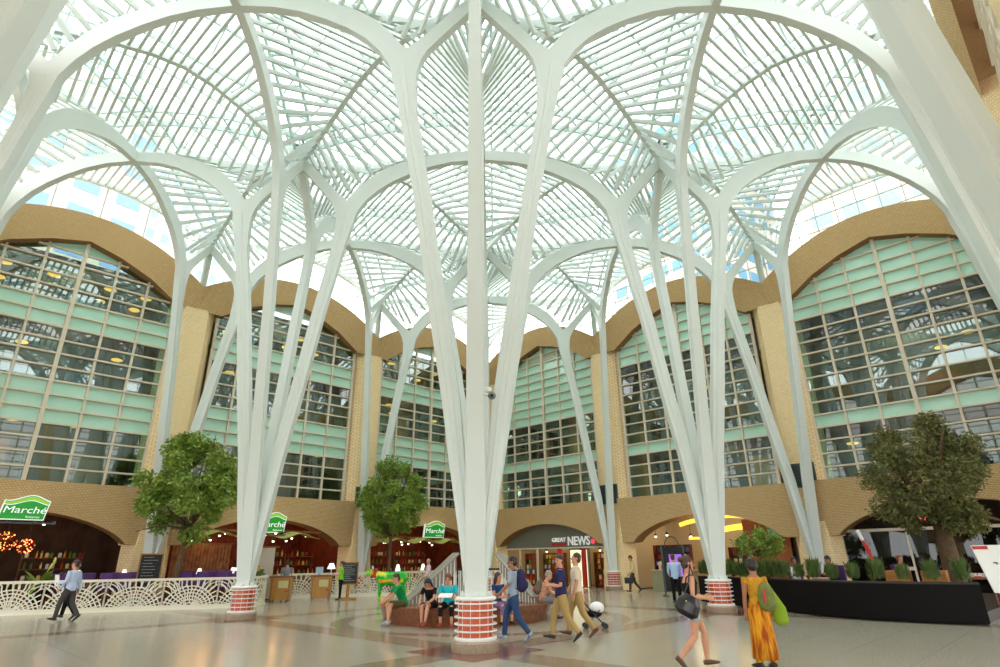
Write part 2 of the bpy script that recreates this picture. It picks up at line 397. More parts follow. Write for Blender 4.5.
# glass roof above: a shallow glazed dome on every bay with bars, arched ridge girders between hubs
barm = mat('glazing_bar', (.48, .56, .52), rough=.5)
girder = mat('roof_girder', (.46, .56, .52), rough=.4)
def dome_z(u, v): return 19.75+1.5*(1-u*u)*(1-v*v)
rootg = empty('ceiling', (0, 0, 0), 0, 'glazed roof above the slatted canopy', None, kind='structure')
gm = MB(); bmx = MB(); gd = MB()
for i in range(3):
    for j in range(3):
        cxs = [-(H+B2/2), 0, H+B2/2]; bx, by = cxs[i], cxs[j]; hx, hy = halfspan(i), halfspan(j); n = 7
        P = lambda a, b_: Vector((bx+hx*a, by+hy*b_, dome_z(a, b_)))
        for a in range(n):
            for c in range(n):
                u0, u1, v0, v1 = [-1+2*q/n for q in (a, a+1, c, c+1)]
                gm.add([P(u0, v0), P(u1, v0), P(u1, v1), P(u0, v1)], [(0, 1, 2, 3)])
                bmx.beam(P(u0, v0), P(u1, v0), .09, .16); bmx.beam(P(u0, v0), P(u0, v1), .06, .12)
        for (sx_, sy_) in ((1, 1), (1, -1)):
            for s in (-.3, .3):
                L_ = [Vector((bx+hx*t*sx_+s, by+hy*t*sy_-s*sx_*sy_, 18.4+1.55*(1-t*t))) for t in [-1+q/6 for q in range(13)]]
                for a_, b_ in zip(L_, L_[1:]): gd.beam(a_, b_, .1, .24)
            L_ = [Vector((bx+hx*t*sx_, by+hy*t*sy_, 18.4+1.55*(1-t*t))) for t in [-1+q/6 for q in range(13)]]
            for q, a_ in enumerate(L_): gd.beam(a_+Vector((-.3, .3*sx_*sy_, 0)), a_+Vector((.3, -.3*sx_*sy_, 0)), .08, .08)
o = gm.build('glazing', roofg, rootg); bmx.build('glazing_bars', barm, rootg); gd.build('girders', girder, rootg)
mp = MB()
for x in (-H, H):
    for y in (-H, H):
        for k in range(5):
            a = k*1.3; mp.tube([(x+.3*math.cos(a), y+.3*math.sin(a), 17.7), (x+.55*math.cos(a), y+.55*math.sin(a), 18.2), (x+.9*math.cos(a+.5), y+.9*math.sin(a+.5), 18.6)], .06, n=8)
mp.build('drain_pipes', steel, rootg)

# ------------------------------------------------------------------ brick walls and windows, four sides
ARC_IN = [(-4.15, 13.85), (-2.8, 14.78), (-1.4, 15.4), (0, 15.8), (1.4, 15.4), (2.8, 14.78), (4.15, 13.85)]
ARC_IN_X = ARC_IN
def ext_z(u): return 15.02+1.93*(1-min(1, abs(u)/5.4)**2)
def gr_arch(u, hw=4.05, zs=2.45, zr=3.72): return zs+(zr-zs)*max(0, 1-(u/hw)**2)**.75
SILL = 4.85
def side_map(k):
    # (u along wall, d outward, z) -> world
    return [lambda u, d, z: (u, d, z), lambda u, d, z: (d, u, z), lambda u, d, z: (u, -d, z), lambda u, d, z: (-d, u, z)][k]
SNAME = ['left', 'right', 'near_right', 'near_left']
ROWS_L = 'CCCCGGGCCCSGGCCCSG'; ROWS_R = 'CCCSGCCCCCSSSGGGGG'
win_no = 0
BAYC = [-(H+B2/2)-.1, 0, H+B2/2+.1]
for sd in range(4):
    f = side_map(sd); rows = ROWS_L if sd == 0 else (ROWS_R if sd == 1 else 'C'*18)
    wm = MB(); pm = MB(); sm = MB()
    def P3(u, d, z): return f(u, d, z)
    for bc in BAYC:
        hw = 4.15
        # arched band: tilted face from intrados (FW) to extrados (FW-.35)
        us = [-5.3]+[p[0] for p in ARC_IN]+[5.3]
        uL = (-H if bc == 0 else (-5.09 if bc > 0 else -5.3)); uR = (H if bc == 0 else (5.09 if bc < 0 else 5.3)); lo = []; hi = []
        uu = sorted(set([round(uL+(uR-uL)*k/24, 4) for k in range(25)]+[p[0] for p in ARC_IN])); N_ = len(uu)-1
        for u in uu: lo.append((u, interp(ARC_IN_X, u) if abs(u) <= hw else 13.85)); hi.append((u, ext_z(u*5.4/abs(uL if u < 0 else uR))))
        for k in range(N_):
            (u0, a0), (u1, a1) = lo[k], lo[k+1]; (_, b0), (_, b1) = hi[k], hi[k+1]
            d0, d1 = FW, FW-.38
            wm.add([P3(bc+u0, d0, a0), P3(bc+u1, d0, a1), P3(bc+u1, d1, b1), P3(bc+u0, d1, b0)], [(0, 1, 2, 3)])
            wm.add([P3(bc+u0, d1, b0), P3(bc+u1, d1, b1), P3(bc+u1, GW+.6, b1), P3(bc+u0, GW+.6, b0)], [(0, 1, 2, 3)])
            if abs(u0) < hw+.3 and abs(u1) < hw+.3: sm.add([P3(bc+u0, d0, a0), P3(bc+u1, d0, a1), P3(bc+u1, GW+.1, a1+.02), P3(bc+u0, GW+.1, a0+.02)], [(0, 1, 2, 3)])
            wm.add([P3(bc+u0, GW+.6, b0), P3(bc+u1, GW+.6, b1), P3(bc+u1, GW+.6, a1), P3(bc+u0, GW+.6, a0)], [(0, 1, 2, 3)])
        N_ = 40
        # lower panel between sill and ground-floor arch: leans back towards the bottom
        for k in range(N_):
            u0 = -4.75+9.5*k/N_; u1 = -4.75+9.5*(k+1)/N_
            g0 = gr_arch(u0) if abs(u0) < 4.05 else 2.45-(abs(u0)-4.05)*.0; g1 = gr_arch(u1) if abs(u1) < 4.05 else 2.45
            dt = FW-.22; db = lambda z: FW-.22+.3*(SILL-z)/2.4
            wm.add([P3(bc+u0, dt, SILL), P3(bc+u1, dt, SILL), P3(bc+u1, db(g1), g1), P3(bc+u0, db(g0), g0)], [(0, 1, 2, 3)])
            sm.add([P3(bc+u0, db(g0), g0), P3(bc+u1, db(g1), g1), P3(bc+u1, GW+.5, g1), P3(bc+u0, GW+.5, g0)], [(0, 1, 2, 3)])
            wm.add([P3(bc+u0, dt, SILL), P3(bc+u1, dt, SILL), P3(bc+u1, GW+.1, SILL), P3(bc+u0, GW+.1, SILL)], [(0, 1, 2, 3)])
    # piers
    for pc in (-O-.1, -H, H, O+.1):
        for (z0, z1) in ((2.45, 15.1), (0, 2.45)):
            wf, wb = (.58, 1.12) if z1 > 3 else (.62, 1.0)
            for (za, zb, fa, fb) in (((z0, z1-1.4, wf, wf), (z1-1.4, z1, wf, .04)) if z1 > 3 else ((z0, z1, .8, wf),)):
                q = [P3(pc-wb, GW+.3, za), P3(pc-fa, FW, za), P3(pc+fa, FW, za), P3(pc+wb, GW+.3, za), P3(pc-wb, GW+.3, zb), P3(pc-fb, FW-(.12 if zb > 14 else 0), zb), P3(pc+fb, FW-(.12 if zb > 14 else 0), zb), P3(pc+wb, GW+.3, zb)]
                pm.add(q, [(0, 1, 5, 4), (1, 2, 6, 5), (2, 3, 7, 6), (3, 0, 4, 7)])
    w = wm.build('wall_'+SNAME[sd], brick); tag(w, 'tan brick wall of arches around the %s side of the square' % SNAME[sd].replace('_', ' '), None, kind='structure')
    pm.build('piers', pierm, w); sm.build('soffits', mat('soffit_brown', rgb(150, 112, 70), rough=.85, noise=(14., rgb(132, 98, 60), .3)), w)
    lm = MB()
    for pc in (-H, H):
        for s in (0,):
            lm.box(P3(pc, FW-.03, 5.15), (1.25, .1, 1.1) if sd in (0, 2) else (.1, 1.25, 1.1))
            for q in range(7): lm.box(P3(pc, FW-.1, 4.68+q*.155), (1.2, .06, .09) if sd in (0, 2) else (.06, 1.2, .09))
    lm.build('louvers', louv, w)
    # windows
    for bi, bc in enumerate(BAYC):
        win_no += 1
        root = empty('window_%d' % win_no, P3(bc, GW, 0), 0, 'tall arched window wall of clear and green glass', None, kind='structure')
        if bi == 2 and sd in (0, 1): pass
        loc = root.location
        fr = MB(); panes = {'C': MB(), 'G': MB(), 'S': MB(), 'V': MB()}
        Q = lambda u, d, z: tuple(Vector(P3(bc+u, d, z))-loc)
        rowsb = rows
        if sd == 1 and bi == 2: rowsb = 'CCCSGCCCSGGGGGGGVV'
        if sd == 0 and bi == 2: rowsb = 'CCCCGGGCCCSGGCCCSG'
        def top(u): return interp(ARC_IN_X, max(-4.15, min(4.15, u)))
        cols = [-4.2, -2.8, -1.4, 0, 1.4, 2.8, 4.2]
        for c0, c1 in zip(cols, cols[1:]):
            for r, ty in enumerate(rowsb):
                z0 = SILL+.61*r; z1 = min(z0+.61, 16)
                a, b_ = top(c0), top(c1)
                if z0 >= max(a, b_): continue
                za, zb = min(z1, a), min(z1, b_)
                pts = [(c0, z0), (c1, z0), (c1, zb), (c0, za)]
                # clip against the slanted head
                if a < z0 or b_ < z0:
                    lo_, hi_ = (c0, c1) if a < b_ else (c1, c0); la, lb = min(a, b_), max(a, b_)
                    u = lo_+(hi_-lo_)*(z0-la)/(lb-la); pts = [(u, z0), (hi_, z0), (hi_, min(z1, lb))]
                    if z1 < lb: u2 = lo_+(hi_-lo_)*(z1-la)/(lb-la); pts.append((u2, z1))
                elif a < z1 or b_ < z1:
                    if max(a, b_) > z1:
                        lo_, hi_ = (c0, c1) if a < b_ else (c1, c0); la, lb = min(a, b_), max(a, b_)
                        u = lo_+(hi_-lo_)*(z1-la)/(lb-la); pts = [(lo_, z0), (hi_, z0), (hi_, z1), (u, z1), (lo_, la)]
                if ty == 'V':
                    for q in range(4):
                        zz = z0+.15*q+.05; ul = max(c0, -4.2); 
                        if zz < min(a, b_): fr.beam(Q(c0, GW-.02, zz), Q(c1, GW-.02, zz), .05, .05)
                    panes['G'].add([Q(u, GW+.15, z) for u, z in pts], [tuple(range(len(pts)))])
                else: panes[ty].add([Q(u, GW+(.0 if ty != 'G' else .02), z) for u, z in pts], [tuple(range(len(pts)))])
        for ci, c in enumerate(cols):
            wd = .16 if ci == 3 else (.1 if 0 < ci < 6 else .14)
            fr.beam(Q(c, GW-.05, SILL), Q(c, GW-.05, top(c)), wd, .12 if ci != 3 else .2, up=Vector(Q(0, 1, 0))-Vector(Q(0, 0, 0)))
        for r in range(18):
            z = SILL+.61*r
            # clip width under the arch
            ue = 4.2
            while ue > .1 and top(ue) < z: ue -= .05
            fr.beam(Q(-ue, GW-.07, z), Q(ue, GW-.07, z), .14, .07)
        # stub brackets at the heads of the long mullions
        fr.build('frame', mull, root)
        for ty, mm_, nm in (('C', clear if sd < 2 else fillg, 'clear_glazing'), ('S', semi, 'tinted_glazing'), ('G', green, 'green_glazing')):
            if panes[ty].v: panes[ty].build(nm, mm_, root)

# lunette glazing above the brick (structure)
for sd in range(4):
    f = side_map(sd); g = MB(); fr = MB()
    for bi, bc in enumerate([-(H+B2/2), 0, H+B2/2]):
        hl = halfspan(bi); n = 24
        Z1 = lambda u: interp(T_W, (hl-abs(u))/hl*5.4)+.02
        for k in range(n):
            u0 = -hl+2*hl*k/n; u1 = -hl+2*hl*(k+1)/n
            g.add([f(bc+u0, FW+.1, ext_z(u0*5.3/hl)), f(bc+u1, FW+.1, ext_z(u1*5.3/hl)), f(bc+u1, O+.05, Z1(u1)), f(bc+u0, O+.05, Z1(u0))], [(0, 1, 2, 3)])
            g.add([f(bc+u0, O+.05, Z1(u0)), f(bc+u1, O+.05, Z1(u1)), f(bc+u1, O+.05, 19.8), f(bc+u0, O+.05, 19.8)], [(0, 1, 2, 3)])
        st = 1.9 if sd in (0, 3) else .95
        k = -int(hl/st)
        while k*st < hl:
            u = k*st; fr.beam(f(bc+u, FW+.1, ext_z(u*5.3/hl)), f(bc+u, O+.05, 19.8), .05, .06); k += 1
        if sd in (1, 2):
            for z in (16.2, 17.0, 17.8, 18.6):
                ue = hl
                while ue > .1 and ext_z(ue*5.3/hl) < z and Z1(ue) > z and False: ue -= .1
                for s in (-1, 1):
                    a = hl
                    b_ = 0.
                    if ext_z(0) > z:
                        b_ = 0.
                        while ext_z(b_*5.3/hl) > z: b_ += .05
                    if a > b_: fr.beam(f(bc+s*b_, FW, z), f(bc+s*a, FW, z), .05, .05)
        else:
            for s in (-1, 1): fr.beam(f(bc+s*3.6, FW, 17.6), f(bc+s*hl, FW, 17.6), .05, .05)
        # stub posts from the pier top to the hub
    for pc in (-H, H): fr.tube([f(pc, O+.02, 14.9), f(pc, O+.02, 17.3)], [.16, .2], n=10)
    o = g.build('window_%d' % (win_no+1), lunet); win_no += 1; tag(o, 'band of clear glazing between brick arches and roof', None, kind='structure')
    fr.build('frame', barm, o)

# ------------------------------------------------------------------ rooms behind the walls
ceilm = mat('room_ceiling', rgb(120, 112, 98), rough=.8)
roomL = mat('room_wall', rgb(112, 104, 92), rough=.8, noise=(.6, rgb(70, 62, 56), .15))
for sd in range(2):      # rooms left out behind the viewpoint to let in added fill daylight
    f = side_map(sd); m = MB(); dk = MB()
    def hbox(m_, u0, u1, d0, d1, z0, z1):
        p = [f(u, d, z) for u in (u0, u1) for d in (d0, d1) for z in (z0, z1)]
        m_.add(p, [(0, 1, 3, 2), (4, 6, 7, 5), (0, 4, 5, 1), (2, 3, 7, 6), (0, 2, 6, 4), (1, 5, 7, 3)])
    e = 16.1
    zs = (8.25, 12.1) if sd in (0, 3) else (7.35, 11.5)
    for z in zs: hbox(m, -e, e, GW+.25, 22, z, z+.35)
    hbox(m, -e-.4, e+.4, FW+.35, 22, 4.35, 4.8)
    hbox(m, -e, e, GW+.7, 22.4, 15.0, 15.2) 
    hbox(m, -e, e, 21.8, 22.1, 0, 15.2)
    for u in (-H, H): hbox(m, u-.12, u+.12, GW+.3, 21.8, 0, 15.)
    for u in (-e-.3, e+.1): hbox(m, u, u+.2, GW+.3, 22, 0, 15.2)
    o = m.build('wall_back_'+SNAME[sd], roomL); tag(o, 'rooms behind the arched windows', None, kind='structure')
# coloured partitions seen through the right and left windows
cols_ = [rgb(60, 84, 120), rgb(150, 132, 60), rgb(90, 110, 130), rgb(120, 60, 48), rgb(70, 96, 90), rgb(170, 130, 60), rgb(84, 80, 100)]
pmats = [mat('panel_tone_%d' % i, c, rough=.6) for i, c in enumerate(cols_)]
r2_ = random.Random(3)
for sd in (0, 1):
    f = side_map(sd)
    for fi, z0 in enumerate((4.8, 8.6, 12.45) if sd == 0 else (4.8, 7.7, 11.85)):
        u = -14.2
        while u < 14.5:
            w = r2_.uniform(.7, 1.8); d = r2_.uniform(18., 21.4); h = r2_.uniform(1.6, 2.4)
            if abs(abs(u+w/2)-H) > .8+w/2:
                m = MB(); m.box(f(u+w/2, d, z0+h/2), (w, .25, h) if sd == 0 else (.25, w, h))
                for q in range(3): m.box(f(u+w/2, d-.14, z0+h*(q+1)/4), (w*.92, .04, .03) if sd == 0 else (.04, w*.92, .03))
                o = m.build('storage_cabinet', r2_.choice(pmats))
                tag(o, 'tall cabinet standing inside the rooms behind the upper windows', 'cabinet', 'cabinets in the upper rooms')
            u += w+r2_.uniform(.5, 1.6)
# pendant lamps inside
lp = None
for sd in (0, 1):
    f = side_map(sd); 
    for zc, ds in ((11.95, (17.2, 19.)), (14.9, (17.2, 19.2)), (8.1, (17.5,))) if sd == 0 else ((11.3, (17.4, 19.)), (7.15, (17.5,)), (14.9, (17.6,))):
        for d in ds:
            for u in [-13.4, -11.6, -9.3, -7.7, -3., -1.2, .9, 2.9, 7.6, 9.4, 11.4, 13.2]:
                uu = u+((d*7) % 1)*.7
                if r2_.random() < (.3 if zc > 14 and sd == 0 else .75): continue
                if lp is None:
                    lp = empty('pendant_lamp', f(uu, d, zc), 0); m = MB(); m.lathe([(.05, -.46), (.24, -.5), (.26, -.55), (.2, -.58), (0, -.585)], n=20); m.build('lamp_shade', lampo, lp)
                    m = MB(); m.tube([(0, 0, .12), (0, 0, -.45)], .015, n=6); m.build('cord', black, lp); o = lp
                else: o = copy_tree(lp); o.location = f(uu, d, zc)
                tag(o, 'small round orange pendant lamp glowing behind the upper arched windows', 'lamp', 'pendant lamps in the upper rooms')
def plight(name, loc, col, e, r=.6):
    l = bpy.data.lights.new(name, 'POINT'); l.energy = e; l.color = col; l.shadow_soft_size = r
    o = bpy.data.objects.new(name, l); C.objects.link(o); o.location = loc; return o
for sd in (0, 1):
    f = side_map(sd)
    for u in (-10.4, 0, 10.4):
        for z in ((6.8, 10.9, 14.3) if sd == 0 else (6.3, 10.4, 14.2)): plight('room_light', f(u, 18.8, z), (1, .85, .65), 90)

# ------------------------------------------------------------------ ground-floor shops
def mround(pts, w, h, mname, name, parent, up=(0, 0, 1)):
    m = MB()
    for a, b in zip(pts, pts[1:]): m.beam(a, b, w, h, up)
    return m.build(name, mname, parent)
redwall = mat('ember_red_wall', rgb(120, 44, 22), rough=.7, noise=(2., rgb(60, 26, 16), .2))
timber = mat('timber_boards', rgb(168, 110, 64), rough=.7, noise=(4., rgb(120, 70, 40), .2))
tanw = mat('warm_tan_wall', rgb(196, 178, 146), rough=.7)
# inner lining of shops: left bays dark, right bays tan
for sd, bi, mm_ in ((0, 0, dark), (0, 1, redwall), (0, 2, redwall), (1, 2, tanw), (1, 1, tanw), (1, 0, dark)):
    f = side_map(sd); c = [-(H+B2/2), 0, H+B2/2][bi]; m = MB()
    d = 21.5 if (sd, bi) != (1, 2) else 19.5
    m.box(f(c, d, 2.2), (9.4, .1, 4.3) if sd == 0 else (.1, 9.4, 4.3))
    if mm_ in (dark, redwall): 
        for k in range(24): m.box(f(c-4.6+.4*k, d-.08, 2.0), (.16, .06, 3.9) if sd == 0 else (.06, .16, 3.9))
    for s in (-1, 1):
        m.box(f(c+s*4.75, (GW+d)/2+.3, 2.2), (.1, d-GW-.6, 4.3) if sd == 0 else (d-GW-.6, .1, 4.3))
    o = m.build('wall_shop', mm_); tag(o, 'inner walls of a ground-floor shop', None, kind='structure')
for nm, pos, col, e in (('restaurant_light', (-10.4, 18.5, 3.4), (1, .35, .12), 60), ('restaurant_light', (0, 18.3, 3.4), (1, .45, .15), 150), ('restaurant_light', (10, 18.3, 3.4), (1, .5, .18), 140), ('shop_light', (17.8, 9.5, 3.3), (1, .75, .4), 130), ('shop_light', (18, 0, 3.6), (1, .84, .6), 150), ('cafe_light', (19, -10, 3.4), (1, .8, .6), 14)):
    for a in (-2.7, -.9, .9, 2.7):
        for b in (-.8, 1.2):
            plight(nm, (pos[0]+(a if pos[1] > 15 else b), pos[1]+(b if pos[1] > 15 else a), pos[2]), col, e/8, .3)
plight('restaurant_light', (-3.0, 15.8, 2.9), (1, .55, .2), 18)
# ceiling spot lamps
sp = None
for (x, y, z) in [(-11.9, 16.6, 3.1), (-9.2, 17.4, 3.3), (-3.1, 17, 3.0), (.2, 16.6, 3.0), (.9, 16.9, 3.1), (2.2, 17.6, 2.9), (-1.4, 17.8, 3.1), (6.8, 16.4, 2.75), (7.8, 16.6, 2.7), (8.9, 16.5, 2.75), (9.6, 17.4, 2.7), (10.6, 16.8, 2.8), (12, 17.2, 2.8), (16.6, 3.2, 2.75), (16.6, 2.5, 2.8), (17.2, 1.4, 2.7), (17.4, .4, 2.75), (16.8, 8.6, 2.1), (16.8, 7.2, 2.1), (16.8, 11.4, 2.1)]+[(6.4+.52*k, 16.3+(k*.37) % 1.6, 2.6+(k*.21) % .35) for k in range(12)]+[(-3.4+.6*k, 16.6+(k*.47) % 1.5, 2.7+(k*.23) % .4) for k in range(11)]:
    if sp is None:
        sp = empty('spot_lamp', (x, y, z)); m = MB(); m.ell((0, 0, 0), (.06, .06, .06), 10, 6); m.build('bulb', lampw2, sp, smooth=True)
        m = MB(); m.lathe([(.03, .16), (.08, .1), (.09, .02), (.075, .02), (.06, .09), (.03, .12)], n=14, closed=True); m.tube([(0, 0, .14), (0, 0, .9)], .01, n=5); m.build('housing', black, sp); o = sp
    else: o = copy_tree(sp); o.location = (x, y, z)
    tag(o, 'tiny bright spot lamp under the ceiling of a ground-floor shop', 'lamp', 'spot lamps inside the shops')
# glittering ball lamps in the leftmost restaurant
for (x, y, z, r, l) in ((-10.5, 15.95, 2.56, .36, 'larger glittering red ball lamp hanging at the left edge under the green sign'), (-9.8, 16.1, 2.38, .28, 'smaller glittering red ball lamp, right of the larger one')):
    root = empty('ball_lamp', (x, y, z), 0, l, 'lamp'); m = MB(); d = MB(); rr = random.Random(int(r*100))
    for k in range(70):
        v = Vector((rr.gauss(0, 1), rr.gauss(0, 1), rr.gauss(0, 1))).normalized(); w = Vector((rr.gauss(0, 1), rr.gauss(0, 1), rr.gauss(0, 1))).normalized()
        t = v.cross(w).normalized(); arc = [r*(v*math.cos(a)+t*math.sin(a)) for a in [q*.25 for q in range(5)]]
        m.tube(arc, .008, n=4)
        if k < 45: d.ell(v*r*.97, (.022, .022, .022), 6, 4)
    m.build('wire_globe', mat('copper_wire', rgb(150, 60, 30), rough=.3, metal=.7), root); d.build('bulbs', emis('ember', (1, .28, .08), 4.), root)
    m = MB(); m.tube([(0, 0, r), (0, 0, 4.3-z)], .012, n=5); m.build('cord', black, root)

# timber screen, pale curtain screen
def slat_screen(name, p, q, h, mm_, label, cat, z0=.0, sw=.14, gap=.02):
    p = Vector(p); q = Vector(q); d = (q-p); n = int(d.length/(sw+gap)); d.normalize(); root = empty(name, (p+q)/2, 0, label, cat)
    m = MB(); ang = math.atan2(d.y, d.x); c = (p+q)/2
    for k in range(n): m.box(p+d*((k+.5)*(sw+gap))+Vector((0, 0, z0+h/2+.02))-c, (sw, .04, h), ang)
    m.build('boards', mm_, root); m = MB(); L_ = (q-p).length
    for zz in (z0+.05, z0+h): m.box(Vector((0, 0, zz)), (L_, .07, .07), ang)
    m.build('frame', dwood, root)
slat_screen('timber_screen', (-4.3, 16.3, 0), (-1.5, 16.3, 0), 2.55, timber, 'brown timber board screen behind the purple chairs', 'screen', .0)
slat_screen('fabric_screen', (-1.1, 14.6, 0), (-.4, 13.6, 0), 2.35, mat('pale_fabric', rgb(196, 186, 166), rough=.8), 'tall pale folding screen right of the ringed orange drum', 'screen', 0, .2, .004)

# awnings
awn = mat('lime_awning', rgb(176, 178, 92), rough=.7)
def awning(x0, x1, y, z, label, n=3):
    root = empty('awning', ((x0+x1)/2, y, z), 0, label, 'awning'); m = MB(); L_ = x1-x0; K = 12*n
    for k in range(K):
        a = -L_/2+L_*k/K; b = -L_/2+L_*(k+1)/K; wv = lambda u: .13*math.cos(2*PI*n*(u/L_))
        za, zb = wv(a), wv(b)
        for (ya, yb, dz) in ((-.55, .55, .12),):
            vs = [(a, ya, za), (b, ya, zb), (b, yb, zb+dz), (a, yb, za+dz), (a, ya, za+.02), (b, ya, zb+.02), (b, yb, zb+dz+.02), (a, yb, za+dz+.02)]
            m.add(vs, [(0, 1, 2, 3), (4, 7, 6, 5), (0, 4, 5, 1), (2, 6, 7, 3)])
    m.build('fabric', awn, root, smooth=False); m = MB()
    for k in range(n+1): m.beam((-L_/2+L_*k/n, -.6, .16), (-L_/2+L_*k/n, 1.2, .3), .05, .07)
    m.beam((-L_/2, .5, .28), (L_/2, .5, .28), .06, .06); m.build('frame', dwood, root)
awning(-3.9, 2.1, 14.9, 2.88, 'wavy lime awning strip behind the column left of the kiosks')
awning(6.3, 12.4, 15.0, 2.72, 'wavy lime awning strip behind the middle tree')

# food counters with items, behind the fences
def counter(name, x, y, w, label, cat, mm_=dwood, rz=0, h=1.0, shelves=2):
    root = empty(name, (x, y, 0), rz, label, cat); m = MB(); m.box((0, 0, h/2), (w, .7, h)); m.build('body', mm_, root, bevel=.01)
    m = MB(); m.box((0, 0, h+.03), (w+.1, .8, .06)); m.build('counter_top', mat('pale_counter', rgb(190, 180, 160), rough=.3), root)
    m = MB()
    for s in (-1, 1): m.box((s*w/2, .3, h+.55), (.05, .05, 1.1))
    for k in range(shelves): m.box((0, .25, h+.5+.45*k), (w, .35, .04))
    m.build('shelf', dwood, root)
    return root
items = [mat('item_tone_%d' % i, c, rough=.5) for i, c in enumerate([rgb(200, 60, 30), rgb(226, 150, 40), rgb(236, 206, 120), rgb(80, 130, 50), rgb(220, 220, 210), rgb(150, 40, 40), rgb(90, 60, 40), rgb(60, 90, 160)])]
def bottle_proto(mm_):
    m = MB(); m.lathe([(0, 0), (.04, .0), (.042, .03), (.042, .16), (.015, .22), (.015, .28), (0, .28)], n=10); return m.build('bottle', mm_, smooth=True)
def jar_proto(mm_):
    m = MB(); m.lathe([(0, 0), (.06, 0), (.075, .05), (.07, .16), (.05, .18), (.05, .2), (0, .2)], n=10); return m.build('jar', mm_, smooth=True)
protos = [bottle_proto(x) for x in items[:4]]+[jar_proto(x) for x in items[2:7]]
used = set(); rr = random.Random(11)
def place(pr, loc, label, cat, group, name=None):
    if pr in used: o = pr.copy(); C.objects.link(o)
    else: o = pr; used.add(pr)
    o.location = loc; tag(o, label, cat, group); return o
for (x, y, w, l) in ((-11.8, 17.6, 2.4, 'dark food counter under the two red ball lamps'), (-8.4, 18.2, 2.2, 'dark food counter deep in the leftmost restaurant arch'), (.6, 16.8, 2.2, 'food counter with shelves behind the two wooden kiosks'), (2.9, 17.4, 1.4, 'food counter at the right end of the second arch'),
                  (7.4, 16.9, 2.2, 'food counter behind the middle tree trunk'), (10.2, 17.0, 2.4, 'food counter below the middle green sign')):
    counter('food_counter', x, y, w, l, 'counter')
    for zz in (1.06, 1.52, 1.97):
        u = -w/2+.15
        while u < w/2-.1:
            place(rr.choice(protos), (x+u, y+(.25 if zz > 1.1 else -.1), zz), 'small bottle or jar standing on a restaurant food counter', 'food', 'bottles and jars on the food counters'); u += rr.uniform(.16, .34)

# ------------------------------------------------------------------ signs
gsign = mat('sign_green', rgb(20, 142, 42), rough=.4, emit=rgb(20, 142, 42), es=.35); glime = mat('sign_lime', rgb(140, 200, 60), rough=.4, emit=rgb(140, 200, 60), es=.3)
signw = mat('sign_white', rgb(240, 244, 238), rough=.4, emit=(1, 1, 1), es=.35)
def marche(x, y, z, w, h, label, rz=0):
    root = empty('shop_sign', (x, y, z), rz, label, 'sign')
    def outline(g, inset=0):
        top = [(-w/2+inset+(w-2*inset)*k/16, h/2-inset-.02+.11*math.sin(2*PI*(k/16-.32))*(1-.25*inset)) for k in range(17)]
        return [(-w/2+inset-.0, -h/2+inset), (w/2-inset, -h/2+inset)]+top[::-1]
    fn = lambda a, b, t: (a+.06*(b/h)*2, t, b)
    m = MB(); m.prism(outline(0), fn, -.06, .06); m.build('border', signw, root, tri=True)
    m = MB(); m.prism(outline(0, .035), fn, -.075, -.055); bo = m.build('board', gsign, root, tri=True)
    m = MB(); pts = [(-w/2+.03+(w-.06)*k/16, h/2-.08+.11*math.sin(2*PI*(k/16-.32))) for k in range(17)]
    lo = [(a, b-.09-.06*math.sin(PI*k/16)) for k, (a, b) in enumerate(pts)]
    m.prism(pts+lo[::-1], fn, -.085, -.07); m.build('wave_band', glime, root, tri=True)
    m = MB(); l2 = [(a, b-.018) for a, b in lo]; m.prism([(a, b+.006) for a, b in lo]+l2[::-1], fn, -.09, -.07); m.build('wave_line', signw, root, tri=True)
    Mx = Matrix.Rotation(PI/2, 4, 'X')
    text_mesh('lettering', 'March\u00e9', h*.42, signw, bo, (0, -.08, -h*.2), Mx, ext=.012, bold=.0, shear=.15, sx=w/(h*1.5)*1.12)
    text_mesh('small_lettering', 'Restaurant', h*.12, signw, bo, (w*.2, -.08, -h*.4), Mx, ext=.006)
    m = MB(); m.box((0, .02, -h/2-.1), (w*1.5, .05, .06))
    for s in (-1, 1): m.tube([(s*w*.3, .02, -h/2-.1), (s*w*.3, .5, -h/2+.25)], .015, n=6); m.box((s*w*.72, .02, -h/2-.08), (.1, .12, .12))
    m.build('bracket', louv, root)
marche(-10.3, 15.0, 3.73, 1.45, .85, 'green wavy restaurant sign at the far left, all letters visible')
marche(-.25, 15.0, 3.5, 1.35, .9, 'green wavy restaurant sign half hidden behind the left white column', .0)
marche(10.35, 15.1, 3.43, 1.6, .92, 'green wavy restaurant sign above the pink-shirted man, right of the middle tree')

